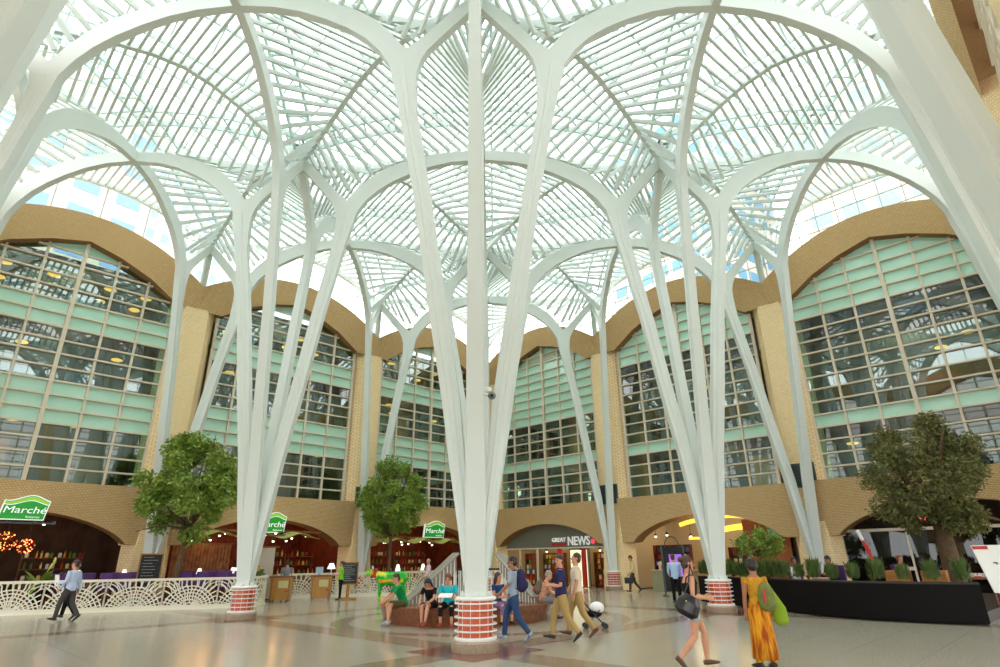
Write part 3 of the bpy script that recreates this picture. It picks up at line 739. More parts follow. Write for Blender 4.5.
# ------------------------------------------------------------------ lattice fences
def lattice_fence(path, label, h=1.12, z0=0.):
    pts = catmull([(a, b, 0) for a, b in path], 8)
    acc = [0]
    for a, b in zip(pts, pts[1:]): acc.append(acc[-1]+(b-a).length)
    def at(s, z, off=0.):
        s = max(0, min(acc[-1]-1e-6, s))
        for k in range(len(pts)-1):
            if s <= acc[k+1]: break
        t = (s-acc[k])/(acc[k+1]-acc[k]); p = pts[k].lerp(pts[k+1], t); d = (pts[k+1]-pts[k]).normalized(); return p+Vector((-d.y, d.x, 0))*off+Vector((0, 0, z))
    root = empty('lattice_fence', (0, 0, 0), 0, label, 'fence')
    L_ = acc[-1]; n = int(round(L_/1.9)); pw = L_/n; rf = random.Random(5)
    for (zz, hh, w, nm) in ((h-.03, .09, .12, 'top_rail'), (.09, .16, .05, 'base_rail'), (.01, .03, .14, 'foot_strip')):
        m = MB(); K = int(L_/.25)
        for k in range(K): m.beam(at(L_*k/K, zz), at(L_*(k+1)/K+.005, zz), w, hh)
        m.build(nm, offwhite, root)
    for i in range(n):
        m = MB(); s0 = i*pw; lo, hi = .15, h-.06
        def poly(ps, w):
            for a, b in zip(ps, ps[1:]):
                # clip in z
                if (a[1] < lo and b[1] < lo) or (a[1] > hi and b[1] > hi): continue
                a2 = (a[0], min(max(a[1], lo), hi)); b2 = (b[0], min(max(b[1], lo), hi))
                if a2[0] < -.02 or a2[0] > pw+.02 or b2[0] < -.02 or b2[0] > pw+.02: continue
                P, Q = at(s0+a2[0], a2[1]), at(s0+b2[0], b2[1]); d = (Q-P)
                if d.length < 1e-4: continue
                nrm = at(s0+a2[0], 0, 1)-at(s0+a2[0], 0, 0)
                m.beam(P, Q, w, .03, up=nrm)
        cxp = pw*.5
        for r in (.22, .34, .46, .58, .70, .82):
            poly([(cxp+r*1.12*math.cos(a)+rf.uniform(-.01, .01), .02+r*math.sin(a)) for a in [PI*q/12 for q in range(13)]], .042)
        for ca in (0, pw):
            for r in (.3, .45, .6):
                poly([(ca+r*math.cos(a), .62+r*math.sin(a)*.8) for a in [PI*q/10 for q in range(11)]], .034)
        for k in range(17):
            a = PI*(.04+.92*k/16)+rf.uniform(-.03, .03); r0 = rf.choice([.1, .2, .3]); r1 = 1.2
            p = []; 
            for q in range(7): r = r0+(r1-r0)*q/6; p.append((cxp+1.12*r*math.cos(a)+.03*math.sin(q*2+k), .02+r*math.sin(a)))
            poly(p, .042)
        for k in range(9):
            x = pw*(k+.5)/9+rf.uniform(-.03, .03); poly([(x, .78+rf.uniform(0, .1)), (x+rf.uniform(-.05, .05), hi)], .036)
        for e in (.0, pw): poly([(e, lo), (e, hi)], .06)
        m.build('lattice_panel', offwhite, root)
    return at
F1 = [(-14.8, 15.3), (-12.8, 14.9), (-10.6, 14.1), (-8.7, 13.2), (-6.6, 12.2), (-5.2, 11.4), (-4.1, 10.75), (-3.3, 10.5), (-2.5, 10.8), (-1.8, 11.6), (-1.35, 12.6)]
F2 = [(.1, 14.5), (1.6, 14.0), (2.9, 13.1), (4.2, 12.2), (5.6, 11.6), (7.0, 11.6), (8.5, 12.4), (9.6, 13.8)]
lattice_fence(F1, 'long white lattice fence curving along the left restaurant terrace')
lattice_fence(F2, 'white lattice fence behind the kiosks and the painted cow')

# terrace furniture
def chair_proto():
    r = empty('dining_chair', (0, 0, 0)); m = MB(); m.box((0, 0, .45), (.46, .46, .09)); m.build('seat', purple, r, bevel=.02)
    m = MB(); m.box((0, .21, .78), (.44, .07, .62)); m.build('backrest', purple, r, bevel=.03)
    for a in (-1, 1):
        for b in (-1, 1): m = MB(); m.tube([(a*.19, b*.19, .42), (a*.2, b*.21, 0)], [.022, .016], n=6); m.build('leg', dwood, r)
    return r
def table_proto(mm_=wood, name='dining_table'):
    r = empty(name, (0, 0, 0)); m = MB(); m.box((0, 0, .74), (1.3, .8, .05)); m.build('tabletop', mm_, r, bevel=.01)
    for a in (-1, 1):
        for b in (-1, 1): m = MB(); m.tube([(a*.58, b*.34, .72), (a*.58, b*.34, 0)], [.03, .025], n=6); m.build('leg', mm_, r)
    return r
def lamp_proto():
    r = empty('table_lamp', (0, 0, 0)); m = MB(); m.lathe([(0, 0), (.08, 0), (.08, .015), (.012, .03), (.012, .28), (0, .28)], n=14); m.build('base', steel, r, smooth=False)
    m = MB(); m.lathe([(.12, .22), (.055, .44), (.05, .44), (.115, .22)], n=18, closed=True); m.build('lamp_shade', mat('lamp_shade_white', rgb(250, 246, 234), rough=.7, emit=(1, .95, .85), es=.8), r, smooth=True)
    return r
# raised deck of the left terrace
dk = MB(); poly = [(p.x+.1, p.y+.28) for p in catmull([(a, b, 0) for a, b in F1], 3)]+[(-1.3, 15.4), (-14.8, 15.75)]
dk.prism(poly, lambda a, b, t: (a, b, t), .0, .26); o = dk.build('floor', mat('terrace_boards', rgb(90, 66, 46), rough=.6), tri=True); tag(o, 'raised boarded terrace floor of the left restaurant', None, kind='structure')
tb = table_proto(); cp = chair_proto(); lmp = lamp_proto(); first = [True, True, True]
TBL = [(-11.3, 15.0, 'at the far left of the terrace'), (-8.2, 14.75, 'behind the tall leafy pot plant'), (-6.75, 14.1, 'nearest the chalk menu board'), (-4.3, 12.8, 'under the left fig tree'), (-3.0, 12.3, 'just left of the left column'), (-2.5, 13.8, 'farthest back beside the pale screen')]
for i, (x, y, w) in enumerate(TBL):
    ang = -.45 if i < 5 else 0
    t = tb if i == 0 else copy_tree(tb); t.location = (x, y, .26); t.rotation_euler.z = ang
    tag(t, 'wooden dining table on the left terrace, '+w, 'table', 'terrace dining tables')
    l = lmp if i == 0 else copy_tree(lmp); l.location = (x+.1, y, 1.026); tag(l, 'small white table lamp on the terrace table '+w, 'lamp', 'terrace table lamps')
    for k, (dx, dy, ra) in enumerate(((-.32, -.62, PI), (.32, -.62, PI), (-.32, .62, 0), (.32, .62, 0))):
        if i == 0 and k == 1: continue
        c = cp if (i == 0 and k == 0) else copy_tree(cp)
        c.location = (x+dx*math.cos(ang)-dy*math.sin(ang), y+dx*math.sin(ang)+dy*math.cos(ang), .26); c.rotation_euler.z = ang+ra
        tag(c, 'purple dining chair, %s %s of the table %s' % (('front', 'back')[k // 2], ('left', 'right')[k % 2], w), 'chair', 'purple terrace chairs')
for (x, y, l) in ((9.0, 14.4, 'beside the middle tree trunk'), (11.2, 14.5, 'below the middle green sign'), (6.6, 13.6, 'left of the middle tree trunk')):
    t = copy_tree(tb); t.location = (x, y, 0); t.rotation_euler.z = .2; tag(t, 'wooden dining table behind the second fence, '+l, 'table', 'terrace dining tables')
    q = copy_tree(lmp); q.location = (x, y, .766); q.scale = (1.3, 1.3, 1.6); tag(q, 'white table lamp behind the second fence, '+l, 'lamp', 'terrace table lamps')
# chalk menu boards
chalk = mat('chalkboard', rgb(28, 32, 32), rough=.6)
def chalk_writing(m, w, h, n, rr, y=-.03):
    for k in range(n):
        z = h/2-.12-(h-.2)*k/n; L_ = w*rr.uniform(.4, .8); x = -w*.38+rr.uniform(0, .05)
        while x < -w*.38+L_:
            s = rr.uniform(.02, .06); m.box((x+s/2, y, z), (s, .004, .014)); x += s+.015
def menu_board(loc, w, h, zc, label, easel=False, rz=0):
    r = empty('menu_board', loc, rz, label, 'board'); m = MB(); m.box((0, 0, zc), (w, .04, h)); sl_ = m.build('slate', chalk, r)
    m = MB()
    for s in (-1, 1): m.box((s*w/2, 0, zc), (.05, .06, h+.05)); m.box((0, 0, zc+s*h/2), (w+.05, .06, .05))
    m.build('frame', wood, r); m = MB(); chalk_writing(m, w, h, 9, random.Random(int(w*91)), -.025); o = m.build('chalk_writing', mat('chalk', rgb(190, 200, 196), rough=.9), sl_); o.location.z = zc
    m = MB()
    if easel: m.tube([(0, .04, zc-h/2), (0, .04, .06)], .07, n=10); m.lathe([(0, .0), (.42, 0), (.42, .05), (.1, .1), (0, .1)], n=24)
    else:
        for s in (-1, 1): m.box((s*w/2, 0, (zc-h/2)/2), (.05, .05, zc-h/2)); m.box((s*w/2, 0, .02), (.05, .4, .04))
    m.build('stand', wood, r)
menu_board((-5.95, 13.35, .26), .8, 1.25, 1.15, 'large black chalk menu board standing by the brick pier left of the fig tree trunk', rz=-.3)
menu_board((2.0, 11.15, 0), .78, .95, 1.13, 'chalk menu board on round wooden foot beside the painted cow', True, rz=-.5)

# wooden kiosks
def kiosk(loc, rz, label, w=.95, h=1.08):
    r = empty('wooden_kiosk', loc, rz, label, 'kiosk'); m = MB(); m.prism([(-w/2+.06, .08), (w/2-.06, .08), (w/2, h-.06), (-w/2, h-.06)], lambda a, b, t: (a, t, b), -.34, .34); kb = m.build('body', wood, r, bevel=.01)
    m = MB(); m.box((0, 0, h-.03), (w+.08, .8, .06)); m.build('counter_top', dwood, r, bevel=.01)
    m = MB(); m.box((.12, -.36, h-.35), (.42, .03, .3)); m.build('notice', mat('notice_cream', rgb(196, 186, 128), rough=.6), kb)
    m = MB(); m.ell((.3, -.36, .45), (.05, .02, .05)); m.build('sticker', red, kb)
    for a in (-1, 1):
        for b in (-1, 1): m = MB(); m.tube([(a*.36-.015, b*.25, .045), (a*.36+.015, b*.25, .045)], .045, n=12); m.build('wheel', black, r)
    m = MB()
    for s in (-1, 1): m.box((s*(w/2-.1), -.345, .5), (.03, .02, .85))
    m.build('trim_strip', dwood, kb)
kiosk((-.62, 12.5, 0), -.62, 'left wooden kiosk on castors in the fence gap, grey-shirted man behind it')
kiosk((1.1, 12.0, 0), -.62, 'right wooden kiosk on castors, beside the woman in a lime shirt')
q = copy_tree(lmp); q.location = (1.45, 11.85, 1.08); q.scale = (1.7, 1.7, 1.15); tag(q, 'wide white lamp on the right wooden kiosk', 'lamp')
m = MB(); m.box((0, 0, .09), (.34, .22, .02)); m.box((0, .07, .22), (.34, .02, .26)); m.tube([(0, 0, 0), (0, 0, .08)], .05, n=8); o = m.build('cash_till', mat('till_blue', rgb(150, 176, 186), rough=.3)); o.location = (.95, 12.05, 1.08); o.rotation_euler.z = -.6; tag(o, 'pale till screen on the right wooden kiosk', 'till')

# ------------------------------------------------------------------ plants
def leaf_cloud(m, pts, n, size, rr, up=.3, elong=2.2):
    for _ in range(n):
        c, rad = rr.choice(pts); v = Vector((rr.gauss(0, 1), rr.gauss(0, 1), rr.gauss(0, 1))).normalized()*rad*(rr.random()**.4)
        p = Vector(c)+v; d = Vector((rr.gauss(0, 1), rr.gauss(0, 1), rr.gauss(0, .7)-.25)).normalized(); s = d.cross(Vector((rr.gauss(0, 1), rr.gauss(0, 1), rr.gauss(0, 1)))).normalized()
        L_ = size*rr.uniform(.7, 1.3); w = L_/elong; nn = d.cross(s)*(.15*w)
        m.add([p, p+d*L_*.5+s*w*.5+nn, p+d*L_, p+d*L_*.5-s*w*.5+nn], [(0, 1, 2), (0, 2, 3)])
def tree(name, loc, crown, cw, ch, trunk_h, tr, label, lm, n, size, seed, lean=(0, 0), low=.0, pot=None):
    r = empty(name, loc, 0, label, 'tree'); rr = random.Random(seed); cz = crown
    m = MB(); top = Vector((lean[0], lean[1], trunk_h))
    m.tube([(0, 0, 0), (lean[0]*.3, lean[1]*.3, trunk_h*.4), top], [tr*1.3, tr, tr*.8], n=10)
    pts = []
    for k in range(16):
        a = 2*PI*k/16+rr.uniform(-.2, .2); ph = rr.uniform(-.15, 1.)
        e = Vector((cw*.40*math.cos(a)*math.cos(ph*.9), cw*.40*math.sin(a)*math.cos(ph*.9), cz-ch*.28+ch*.62*max(0, math.sin(ph*1.4))+rr.uniform(-.1, .1)*ch))
        mid = top.lerp(e, .5)+Vector((0, 0, .15*ch*.3)); m.tube([top, mid, e], [tr*.5, tr*.28, tr*.1], n=6)
    m.build('trunk', bark, r, smooth=True)
    for k in range(70):
        v = Vector((rr.gauss(0, 1), rr.gauss(0, 1), rr.gauss(0, 1))).normalized()*rr.uniform(.45, 1.)**.5
        zf = v.z
        rw = 1. if zf < .2 else 1-.35*(zf-.2)
        pts.append(((v.x*cw*.42*rw, v.y*cw*.42*rw, cz+v.z*ch*.42), .2*cw*rr.uniform(.6, 1.1)*.6))
    m = MB(); leaf_cloud(m, pts, n, size, rr); m.build('foliage', lm, r)
    if pot: 
        m = MB(); m.lathe([(0, 0), (pot*.75, 0), (pot, .55), (pot*.92, .55), (pot*.85, .48), (0, .48)], n=24); m.build('pot', black, r, smooth=False)
    return r
tree('fig_tree', (-5.35, 12.15, .26), 4.5, 4.5, 5.0, 2.7, .12, 'bushy green fig tree in the left terrace, rising in front of the brick pier', leafm, 15000, .19, 1, lean=(.2, 0))
tree('fig_tree', (5.3, 12.6, 0), 4.85, 4.0, 4.9, 2.9, .1, 'rounder middle fig tree rising behind the painted cow', leafm, 12000, .19, 2)
tree('fig_tree', (10.7, -10.95, .25), 3.95, 4.3, 4.6, 2.5, .28, 'big dark olive-green tree with thick trunk on the right', leafd, 26000, .13, 3)
tree('potted_tree', (10.4, -4.9, .5), 1.6, 2.1, 1.25, 1.15, .05, 'small round-headed tree in a dark pot behind the planter', leafm, 2200, .13, 4, pot=.32)
m = MB(); m.box((10.4, -4.9, .375), (.9, .9, .25)); o = m.build('plant_stand', black, bevel=.02); tag(o, 'square black stand under the small round-headed potted tree', 'stand')
# leafy pot plant at the left fence
r = empty('potted_plant', (-9.3, 14.2, .26), 0, 'leafy pot plant with long arching leaves rising over the left fence', 'plant')
m = MB(); m.lathe([(0, 0), (.2, 0), (.3, .6), (.26, .6), (.24, .52), (0, .52)], n=20); m.build('pot', black, r)
rr = random.Random(4); m = MB()
for k in range(26):
    a = 2*PI*k/26+rr.uniform(-.2, .2); L_ = rr.uniform(.7, 1.25); el = rr.uniform(.5, 1.3); p0 = Vector((0, 0, .55)); w = rr.uniform(.07, .12)
    prev = None
    for q in range(7):
        t = q/6; rr_ = L_*t*math.cos(el*.6); p = p0+Vector((rr_*math.cos(a), rr_*math.sin(a), L_*(math.sin(el)*t-.75*t*t*math.cos(el))))
        ww = w*math.sin(PI*min(.98, t*.85+.12)); s = Vector((-math.sin(a), math.cos(a), 0))*ww
        if prev: m.add([prev[0], prev[1], p+s, p-s], [(0, 1, 2, 3)])
        prev = (p-s, p+s)
m.build('leaves', leafm, r); m = MB(); m.tube([(0, 0, .5), (.1, .05, 1.2), (.22, .1, 1.45)], [.015, .012, .05], n=6); m.ell((.26, .12, 1.55), (.05, .05, .14)); m.build('flower', mat('flower_yellow', rgb(206, 200, 90), rough=.6), r)
r = empty('potted_plant', (-2.15, 11.9, .26), 0, 'small yellow flowering plant just left of the left column', 'plant')
m = MB(); m.lathe([(0, 0), (.14, 0), (.18, .6), (0, .58)], n=16); m.build('pot', black, r); m = MB(); leaf_cloud(m, [((0, 0, 1.0), .3), ((0, 0, .8), .25)], 260, .16, rr); m.build('leaves', leafb, r)
m = MB()
for k in range(9): m.ell((rr.uniform(-.25, .25), rr.uniform(-.2, .2), rr.uniform(1., 1.4)), (.05, .05, .05), 8, 5)
m.build('flower', mat('flower_orange', rgb(240, 170, 40), rough=.6), r)

# ------------------------------------------------------------------ right planter wall and shrubs
PP = catmull([(9.0, -2.9, 0), (8.2, -4.1, 0), (7.5, -5.4, 0), (6.5, -6.9, 0), (5.7, -8.2, 0), (5.25, -9.5, 0), (5.15, -10.8, 0), (5.4, -12.2, 0)], 6)
r = empty('planter_wall', (0, 0, 0), 0, 'long low black curved planter wall along the right cafe terrace', 'planter')
def strip(m, pts, off0, off1, z0, z1):
    n_ = len(pts); Lp = []
    for i, p in enumerate(pts):
        d = (pts[min(i+1, n_-1)]-pts[max(i-1, 0)]).normalized(); s = Vector((-d.y, d.x, 0)); Lp.append((p+s*off0, p+s*off1))
    for (a, b), (c, d) in zip(Lp, Lp[1:]):
        v = [Vector((p.x, p.y, z)) for z in (z0, z1) for p in (a, b, d, c)]
        m.add(v, [(0, 3, 7, 4), (1, 2, 6, 5), (4, 5, 6, 7), (0, 3, 2, 1)])
    a, b = Lp[0]; c, d = Lp[-1]
    for (p, q_) in ((a, b), (c, d)): m.add([(p.x, p.y, z0), (q_.x, q_.y, z0), (q_.x, q_.y, z1), (p.x, p.y, z1)], [(0, 1, 2, 3)])
blackp = mat('planter_black', rgb(13, 9, 9), rough=.6, spec=.15)
m = MB(); strip(m, PP, 0, .5, .04, .92); m.build('wall_body', blackp, r); m = MB(); strip(m, PP, -.02, .52, .92, .96); m.build('cap', black, r)
def shrub(mname, label, w, h, n, seed):
    q = random.Random(seed); m = MB(); pts = [((0, 0, h*.5), w*.4), ((0, 0, h*.75), w*.32), ((w*.15, 0, h*.4), w*.3), ((-w*.15, 0, h*.4), w*.3)]
    for _ in range(n):
        a = q.uniform(0, 2*PI); rr_ = w*.5*math.sqrt(q.random()); z = h*q.uniform(.05, .75); b = Vector((rr_*math.cos(a)*.7, rr_*math.sin(a)*.7, z))
        t = b+Vector((q.uniform(-.05, .05)+.2*rr_*math.cos(a), q.uniform(-.05, .05)+.2*rr_*math.sin(a), q.uniform(.1, .22))); s = Vector((math.cos(a+1.5), math.sin(a+1.5), 0))*.014
        mid = b.lerp(t, .5); m.add([b, mid+s, t, mid-s], [(0, 1, 2, 3)])
    return m.build('shrub', leafb)
sh = [shrub('shrub', '', .5, .52, 420, s) for s in (1, 2, 3)]
for s in sh: s.location = (0, 0, -50)
n_ = len(PP); su = set(); acc = 0; last = None; k = 0; tot = 0
order = []
for i in range(n_-1):
    seg = (PP[i+1]-PP[i]); L_ = seg.length; d = seg.normalized(); s = Vector((-d.y, d.x, 0))
    t = 0
    while acc <= tot+L_:
        order.append(PP[i]+d*(acc-tot)+s*.25); acc += .32 if acc < 4.7 else .66
    tot += L_
for k, p in enumerate(order):
    base = sh[k % 3]
    if base in su: o = base.copy(); C.objects.link(o)
    else: o = base; su.add(base)
    o.location = (p.x, p.y, .962); sc_ = 1+.15*math.sin(k*2.3); o.scale = (sc_, sc_, sc_); o.rotation_euler.z = k
    if k < 15: tag(o, 'feathery green shrub in the dense hedge at the left end of the black planter wall', 'shrub', 'hedge shrubs on the planter wall')
    else: tag(o, ['', 'separate feathery shrub on the black planter wall, number %s from the hedge rightwards'][1] % ['one', 'two', 'three', 'four', 'five', 'six', 'seven', 'eight', 'nine', 'ten', 'eleven', 'twelve'][min(11, k-15)], 'shrub', 'separate shrubs on the planter wall')

# cafe behind the planter, on a low deck
dk = MB(); pl_ = []
for i_, p in enumerate(PP):
    d = (PP[min(i_+1, len(PP)-1)]-PP[max(i_-1, 0)]).normalized(); pl_.append((p.x-d.y*.56, p.y+d.x*.56))
dk.prism(pl_+[(15.6, -12.4), (15.6, -6.8), (14.6, -5.0), (13.5, -3.0)], lambda a, b, t: (a, b, t), .0, .25); o = dk.build('floor', mat('cafe_deck', rgb(60, 48, 40), rough=.6), tri=True); tag(o, 'low dark deck of the cafe terrace', None, kind='structure')
ct = table_proto(dwood, 'cafe_table')
for i, (x, y, l) in enumerate(((8.9, -7.4, 'between the two seated diners'), (9.1, -9.3, 'left of the thick tree trunk'), (8.3, -11.9, 'right of the thick tree trunk'), (8.8, -5.9, 'nearest the hedge'))):
    t = ct if i == 0 else copy_tree(ct); t.location = (x, y, .25); t.rotation_euler.z = .3
    tag(t, 'dark cafe table behind the black planter wall, '+l, 'table', 'cafe tables')
    for k in range(3):
        m = MB(); m.box((0, 0, .006), (.3, .22, .012)); m.box((.02, 0, .02), (.24, .16, .01)); o = m.build('napkin', white if k else red); o.location = (x-.35+.35*k, y+.05*k, 1.016); tag(o, 'folded napkin on the dark cafe table '+l, 'napkin', 'napkins on the cafe tables')
for i, (x, y, l) in enumerate(((8.0, -9.95, 'left of the two ochre crates behind the planter wall'), (8.15, -10.85, 'right of the two ochre crates behind the planter wall'))):
    m = MB(); m.box((0, 0, .6), (.45, .62, 1.15)); 
    for q in range(5): m.box((-.235, 0, .15+.22*q), (.02, .64, .02))
    o = m.build('crate', mat('crate_ochre', rgb(170, 112, 52), rough=.6), bevel=.01); o.location = (x, y, .25); o.scale.z = .8; tag(o, l, 'crate')
cc = mat('crockery', rgb(226, 214, 206), rough=.3); cup = None
for k in range(14):
    if cup is None: m = MB(); m.lathe([(0, 0), (.04, 0), (.05, .1), (.045, .1), (.038, .02), (0, .02)], n=12); cup = m.build('cup', cc); o = cup
    else: o = cup.copy(); C.objects.link(o)
    o.location = ((8.0, -10.2, 1.192) if k < 5 else (8.3, -11.9, 1.016)); o.location.x += .1*math.sin(k*3); o.location.y += (.07*(k % 5)-.2) if k < 5 else (.1*(k-9)*1.); 
    if k >= 5: o.location.z = 1.016; o.location.x = 8.3+.12*math.sin(k*2.4)
    tag(o, 'white cup standing on the %s' % ('left ochre crate' if k < 5 else 'cafe table right of the thick trunk'), 'cup', 'cups on the crate' if k < 5 else 'cups on the cafe table')
# closed red and white parasol
r = empty('closed_parasol', (9.6, -9.3, .25), 0, 'closed red and white parasol leaning left of the thick tree trunk', 'parasol'); m = MB(); m.tube([(0, 0, 0), (0, .35, 1.3)], .02, n=6); m.build('pole', black, r)
m = MB(); m.tube([(0, .3, 1.1), (0, .42, 1.6), (0, .5, 1.85)], [.05, .07, .05], n=8); m.build('canopy_red', red, r); m = MB(); m.tube([(0, .5, 1.85), (0, .58, 2.15), (0, .6, 2.2)], [.055, .06, .02], n=8); m.build('canopy_white', white, r)
# white tilted notice board at right edge
r = empty('notice_board', (5.95, -12.62, 0), math.radians(-62), 'tilted white notice board with red band at the right edge', 'board')
fn = lambda a, b, t: (a, t, b)
m = MB(); m.prism([(-.25, .72), (.5, .68), (.5, 1.84), (-.48, 1.84)], fn, -.02, .02); m.build('panel', white, r)
m = MB(); m.prism([(-.45, 1.74), (-.12, 1.74), (-.13, 1.82), (-.47, 1.82)], fn, -.03, -.02); m.build('red_band', red, r)
m = MB(); m.box((-.05, -.025, 1.42), (.09, .01, .03)); m.box((-.02, -.025, 1.39), (.05, .01, .02)); m.build('motif', louv, r)
m = MB(); m.tube([(-.18, .04, .8), (.0, .04, 0)], .015, n=6); m.tube([(.3, .04, .8), (.3, .25, 0)], .015, n=6); m.box((.0, 0, .015), (.3, .25, .03)); m.build('stand', black, r)
# storefront frame in the right arch
r = empty('window_%d' % (win_no+1), (16.3, -10.4, 0), 0, None, None, kind='structure'); win_no += 1; r['label'] = 'dark cafe shopfront glazing under the right arch'
m = MB(); m.beam((0, -4.2, 2.64), (0, 4.2, 2.64), .1, .12); 
for y in (-2.6, 1.55, 4.1): m.beam((0, y, 0), (0, y, 2.64), .08, .08)
m.build('frame', mull, r); m = MB(); m.add([(0, -4.2, 0), (0, 4.2, 0), (0, 4.2, 2.6), (0, -4.2, 2.6)], [(0, 1, 2, 3)]); m.build('glazing', glass_mat('dark_shop_glass', (.35, .4, .4), gloss=.05), r)
neon = emis('red_neon', (1, .05, .05), 2.5); m = MB()
q = random.Random(2)
for k in range(6):
    y = 1.2-.35*k; m.tube([(-.12, y+.1, 2.95), (-.12, y, 3.2), (-.12, y-.1, 3.0), (-.12, y-.22, 3.12)], .018, n=5)
o = m.build('neon_sign', neon); o.location = (16.2, -9.9, 0); tag(o, 'red neon scribble sign glowing through the lower leaves of the dark tree', 'sign')

# ------------------------------------------------------------------ news shop in the far right-wall arch
fasc = mat('shop_fascia', rgb(112, 116, 104), rough=.5)
def gy(y): return y
m = MB(); 
us = [6.45+7.9*k/20 for k in range(21)]
m.prism([(6.45, 2.25), (14.35, 2.25)]+[(u, min(3.72, gr_arch(u-(H+B2/2)-.1, 4.05, 2.3, 3.72))) for u in us[::-1]], lambda a, b, t: (t, a, b), 16.12, 16.2)
r = empty('storefront', (0, 0, 0), 0, 'grey shopfront of the news shop with red pillar and lit doorway', 'shopfront'); m.build('fascia', fasc, r, tri=True)
m = MB(); m.box((16.08, 10.4, 2.28), (.12, 7.9, .08)); 
for y in (13.1, 11.6): m.box((16.1, y, 1.14), (.12, .1, 2.28))
m.build('frame', mull, r)
for y_, w_ in ((9.75, .3), (7.95, .25)): m = MB(); m.box((16.15, y_, 1.14), (.16, w_, 2.2)); m.build('red_pillar', red, r)
m = MB(); m.box((16.9, 8.9, 1.1), (.06, 1.25, 2.1)); m.build('lit_panel', emis('lit_yellow', (1, .93, .6), .75), r)
m = MB(); m.box((17.0, 8.9, 1.1), (.1, 1.5, 2.3)); m.build('door_frame', fasc, r)
Mr = Matrix.Rotation(-PI/2, 4, 'Z') @ Matrix.Rotation(PI/2, 4, 'X')
sgn = empty('shop_sign', (16.05, 8.75, 2.42), 0, 'news shop sign with big white letters and small red bar', 'sign')
alum = mat('sign_letter_white', rgb(214, 214, 206), rough=.4, emit=(1, 1, 1), es=.25)
text_mesh('lettering', 'NEWS', .72, alum, sgn, (0, -.55, 0), Mr, ext=.03, bold=.012, sx=.86)
text_mesh('small_lettering', 'GREAT', .34, alum, sgn, (0, 1.0, .22), Mr, ext=.03, bold=.006, sx=1.05)
m = MB(); m.box((0, 1.0, .07), (.06, 1.1, .17)); m.build('red_bar', red, sgn); m = MB(); m.ell((0, -1.62, .18), (.04, .13, .13)); m.build('red_dot', emis('red_dot', (1, .05, .1), 1.), sgn)
# shelves with magazines
def shelf_unit(x, y, w, label, rows=6, h=2.0, mm_=dwood, name='magazine_rack'):
    r = empty(name, (x, y, 0), 0, label, 'rack'); m = MB(); m.box((.15, 0, h/2), (.04, w, h))
    for s in (-1, 1): m.box((0, s*w/2, h/2), (.3, .04, h))
    m.build('back_panel', mm_, r); m = MB()
    for k in range(rows): m.box((0, 0, .15+k*(h-.2)/rows), (.3, w, .03))
    m.build('shelf', mm_, r); return [.17+k*(h-.2)/rows for k in range(rows)]
mg = []
for mm_ in items: 
    m = MB(); m.box((0, 0, .12), (.02, .18, .24)); m.box((-.012, 0, .19), (.004, .14, .05)); mg.append(m.build('magazine', mm_))
mu = set()
def put_mags(x, y, w, zs, label, grp, cat='magazine', step=.26):
    for z in zs:
        u = -w/2+.15
        while u < w/2-.1:
            b = rr.choice(mg)
            if b in mu: o = b.copy(); C.objects.link(o)
            else: o = b; mu.add(b)
            o.location = (x-.08, y+u, z); o.rotation_euler.y = .12; tag(o, label, cat, grp); u += step*rr.uniform(.85, 1.2)
for (x, y, w, l, lab, g) in ((17.1, 11.0, 1.7, 'magazine rack left of the lit doorway', 'magazine on the rack left of the lit doorway', 'magazines left of the doorway'), (17.3, 7.3, 1.3, 'magazine rack right of the lit doorway', 'magazine on the rack right of the lit doorway', 'magazines right of the doorway'),
                            (16.5, 12.5, .8, 'narrow newspaper rack at the left end of the news shop', 'newspaper on the narrow rack at the left of the news shop', 'newspapers on the narrow rack')):
    zs = shelf_unit(x, y, w, l); put_mags(x, y, w, zs, lab, g)
# gift and flower stall in the next arch
zs = shelf_unit(17.2, 2.6, 2.2, 'tall gift display shelf behind the man in the cream jacket', rows=6, h=2.3, mm_=redwall, name='display_shelf'); put_mags(17.2, 2.6, 2.2, zs, 'small boxed gift on the tall display shelf by the brick pier', 'gifts on the display shelf', 'gift', .22)
zs = shelf_unit(17.6, -1.2, 1.4, 'display shelf behind the man in the pale blue shirt', rows=5, h=2.1, mm_=redwall, name='display_shelf'); put_mags(17.6, -1.2, 1.4, zs, 'small boxed gift on the shelf behind the pale blue shirt', 'gifts on the second shelf', 'gift', .24)
r = empty('stall_counter', (15.3, 1.6, 0), 0, 'pale green-grey stall counter right of the cream-jacketed man', 'counter'); m = MB(); m.box((0, 0, .5), (.7, 2.2, 1.0)); m.build('body', mat('stall_green', rgb(150, 148, 118), rough=.5), r, bevel=.01)
m = MB(); m.box((0, 0, 1.02), (.8, 2.3, .05)); m.build('counter_top', mat('pale_counter', rgb(190, 180, 160)), r)
fl_ = [mat('bloom_%d' % i, c) for i, c in enumerate([rgb(220, 60, 60), rgb(240, 150, 60), rgb(236, 190, 190), rgb(230, 220, 120), rgb(180, 50, 90)])]
for k in range(14):
    m = MB(); q = random.Random(k)
    for j in range(7): m.ell((q.uniform(-.09, .09), q.uniform(-.09, .09), .22+q.uniform(0, .14)), (.04, .04, .04), 6, 4)
    m.tube([(0, 0, 0), (0, 0, .2)], [.05, .06], n=8)
    o = m.build('flower_bunch', fl_[k % 5]); o.location = (15.3+(.15 if k % 2 else -.15), .75+.13*k, 1.045); tag(o, 'small bright flower bunch standing on the pale stall counter', 'flowers', 'flower bunches on the stall counter')
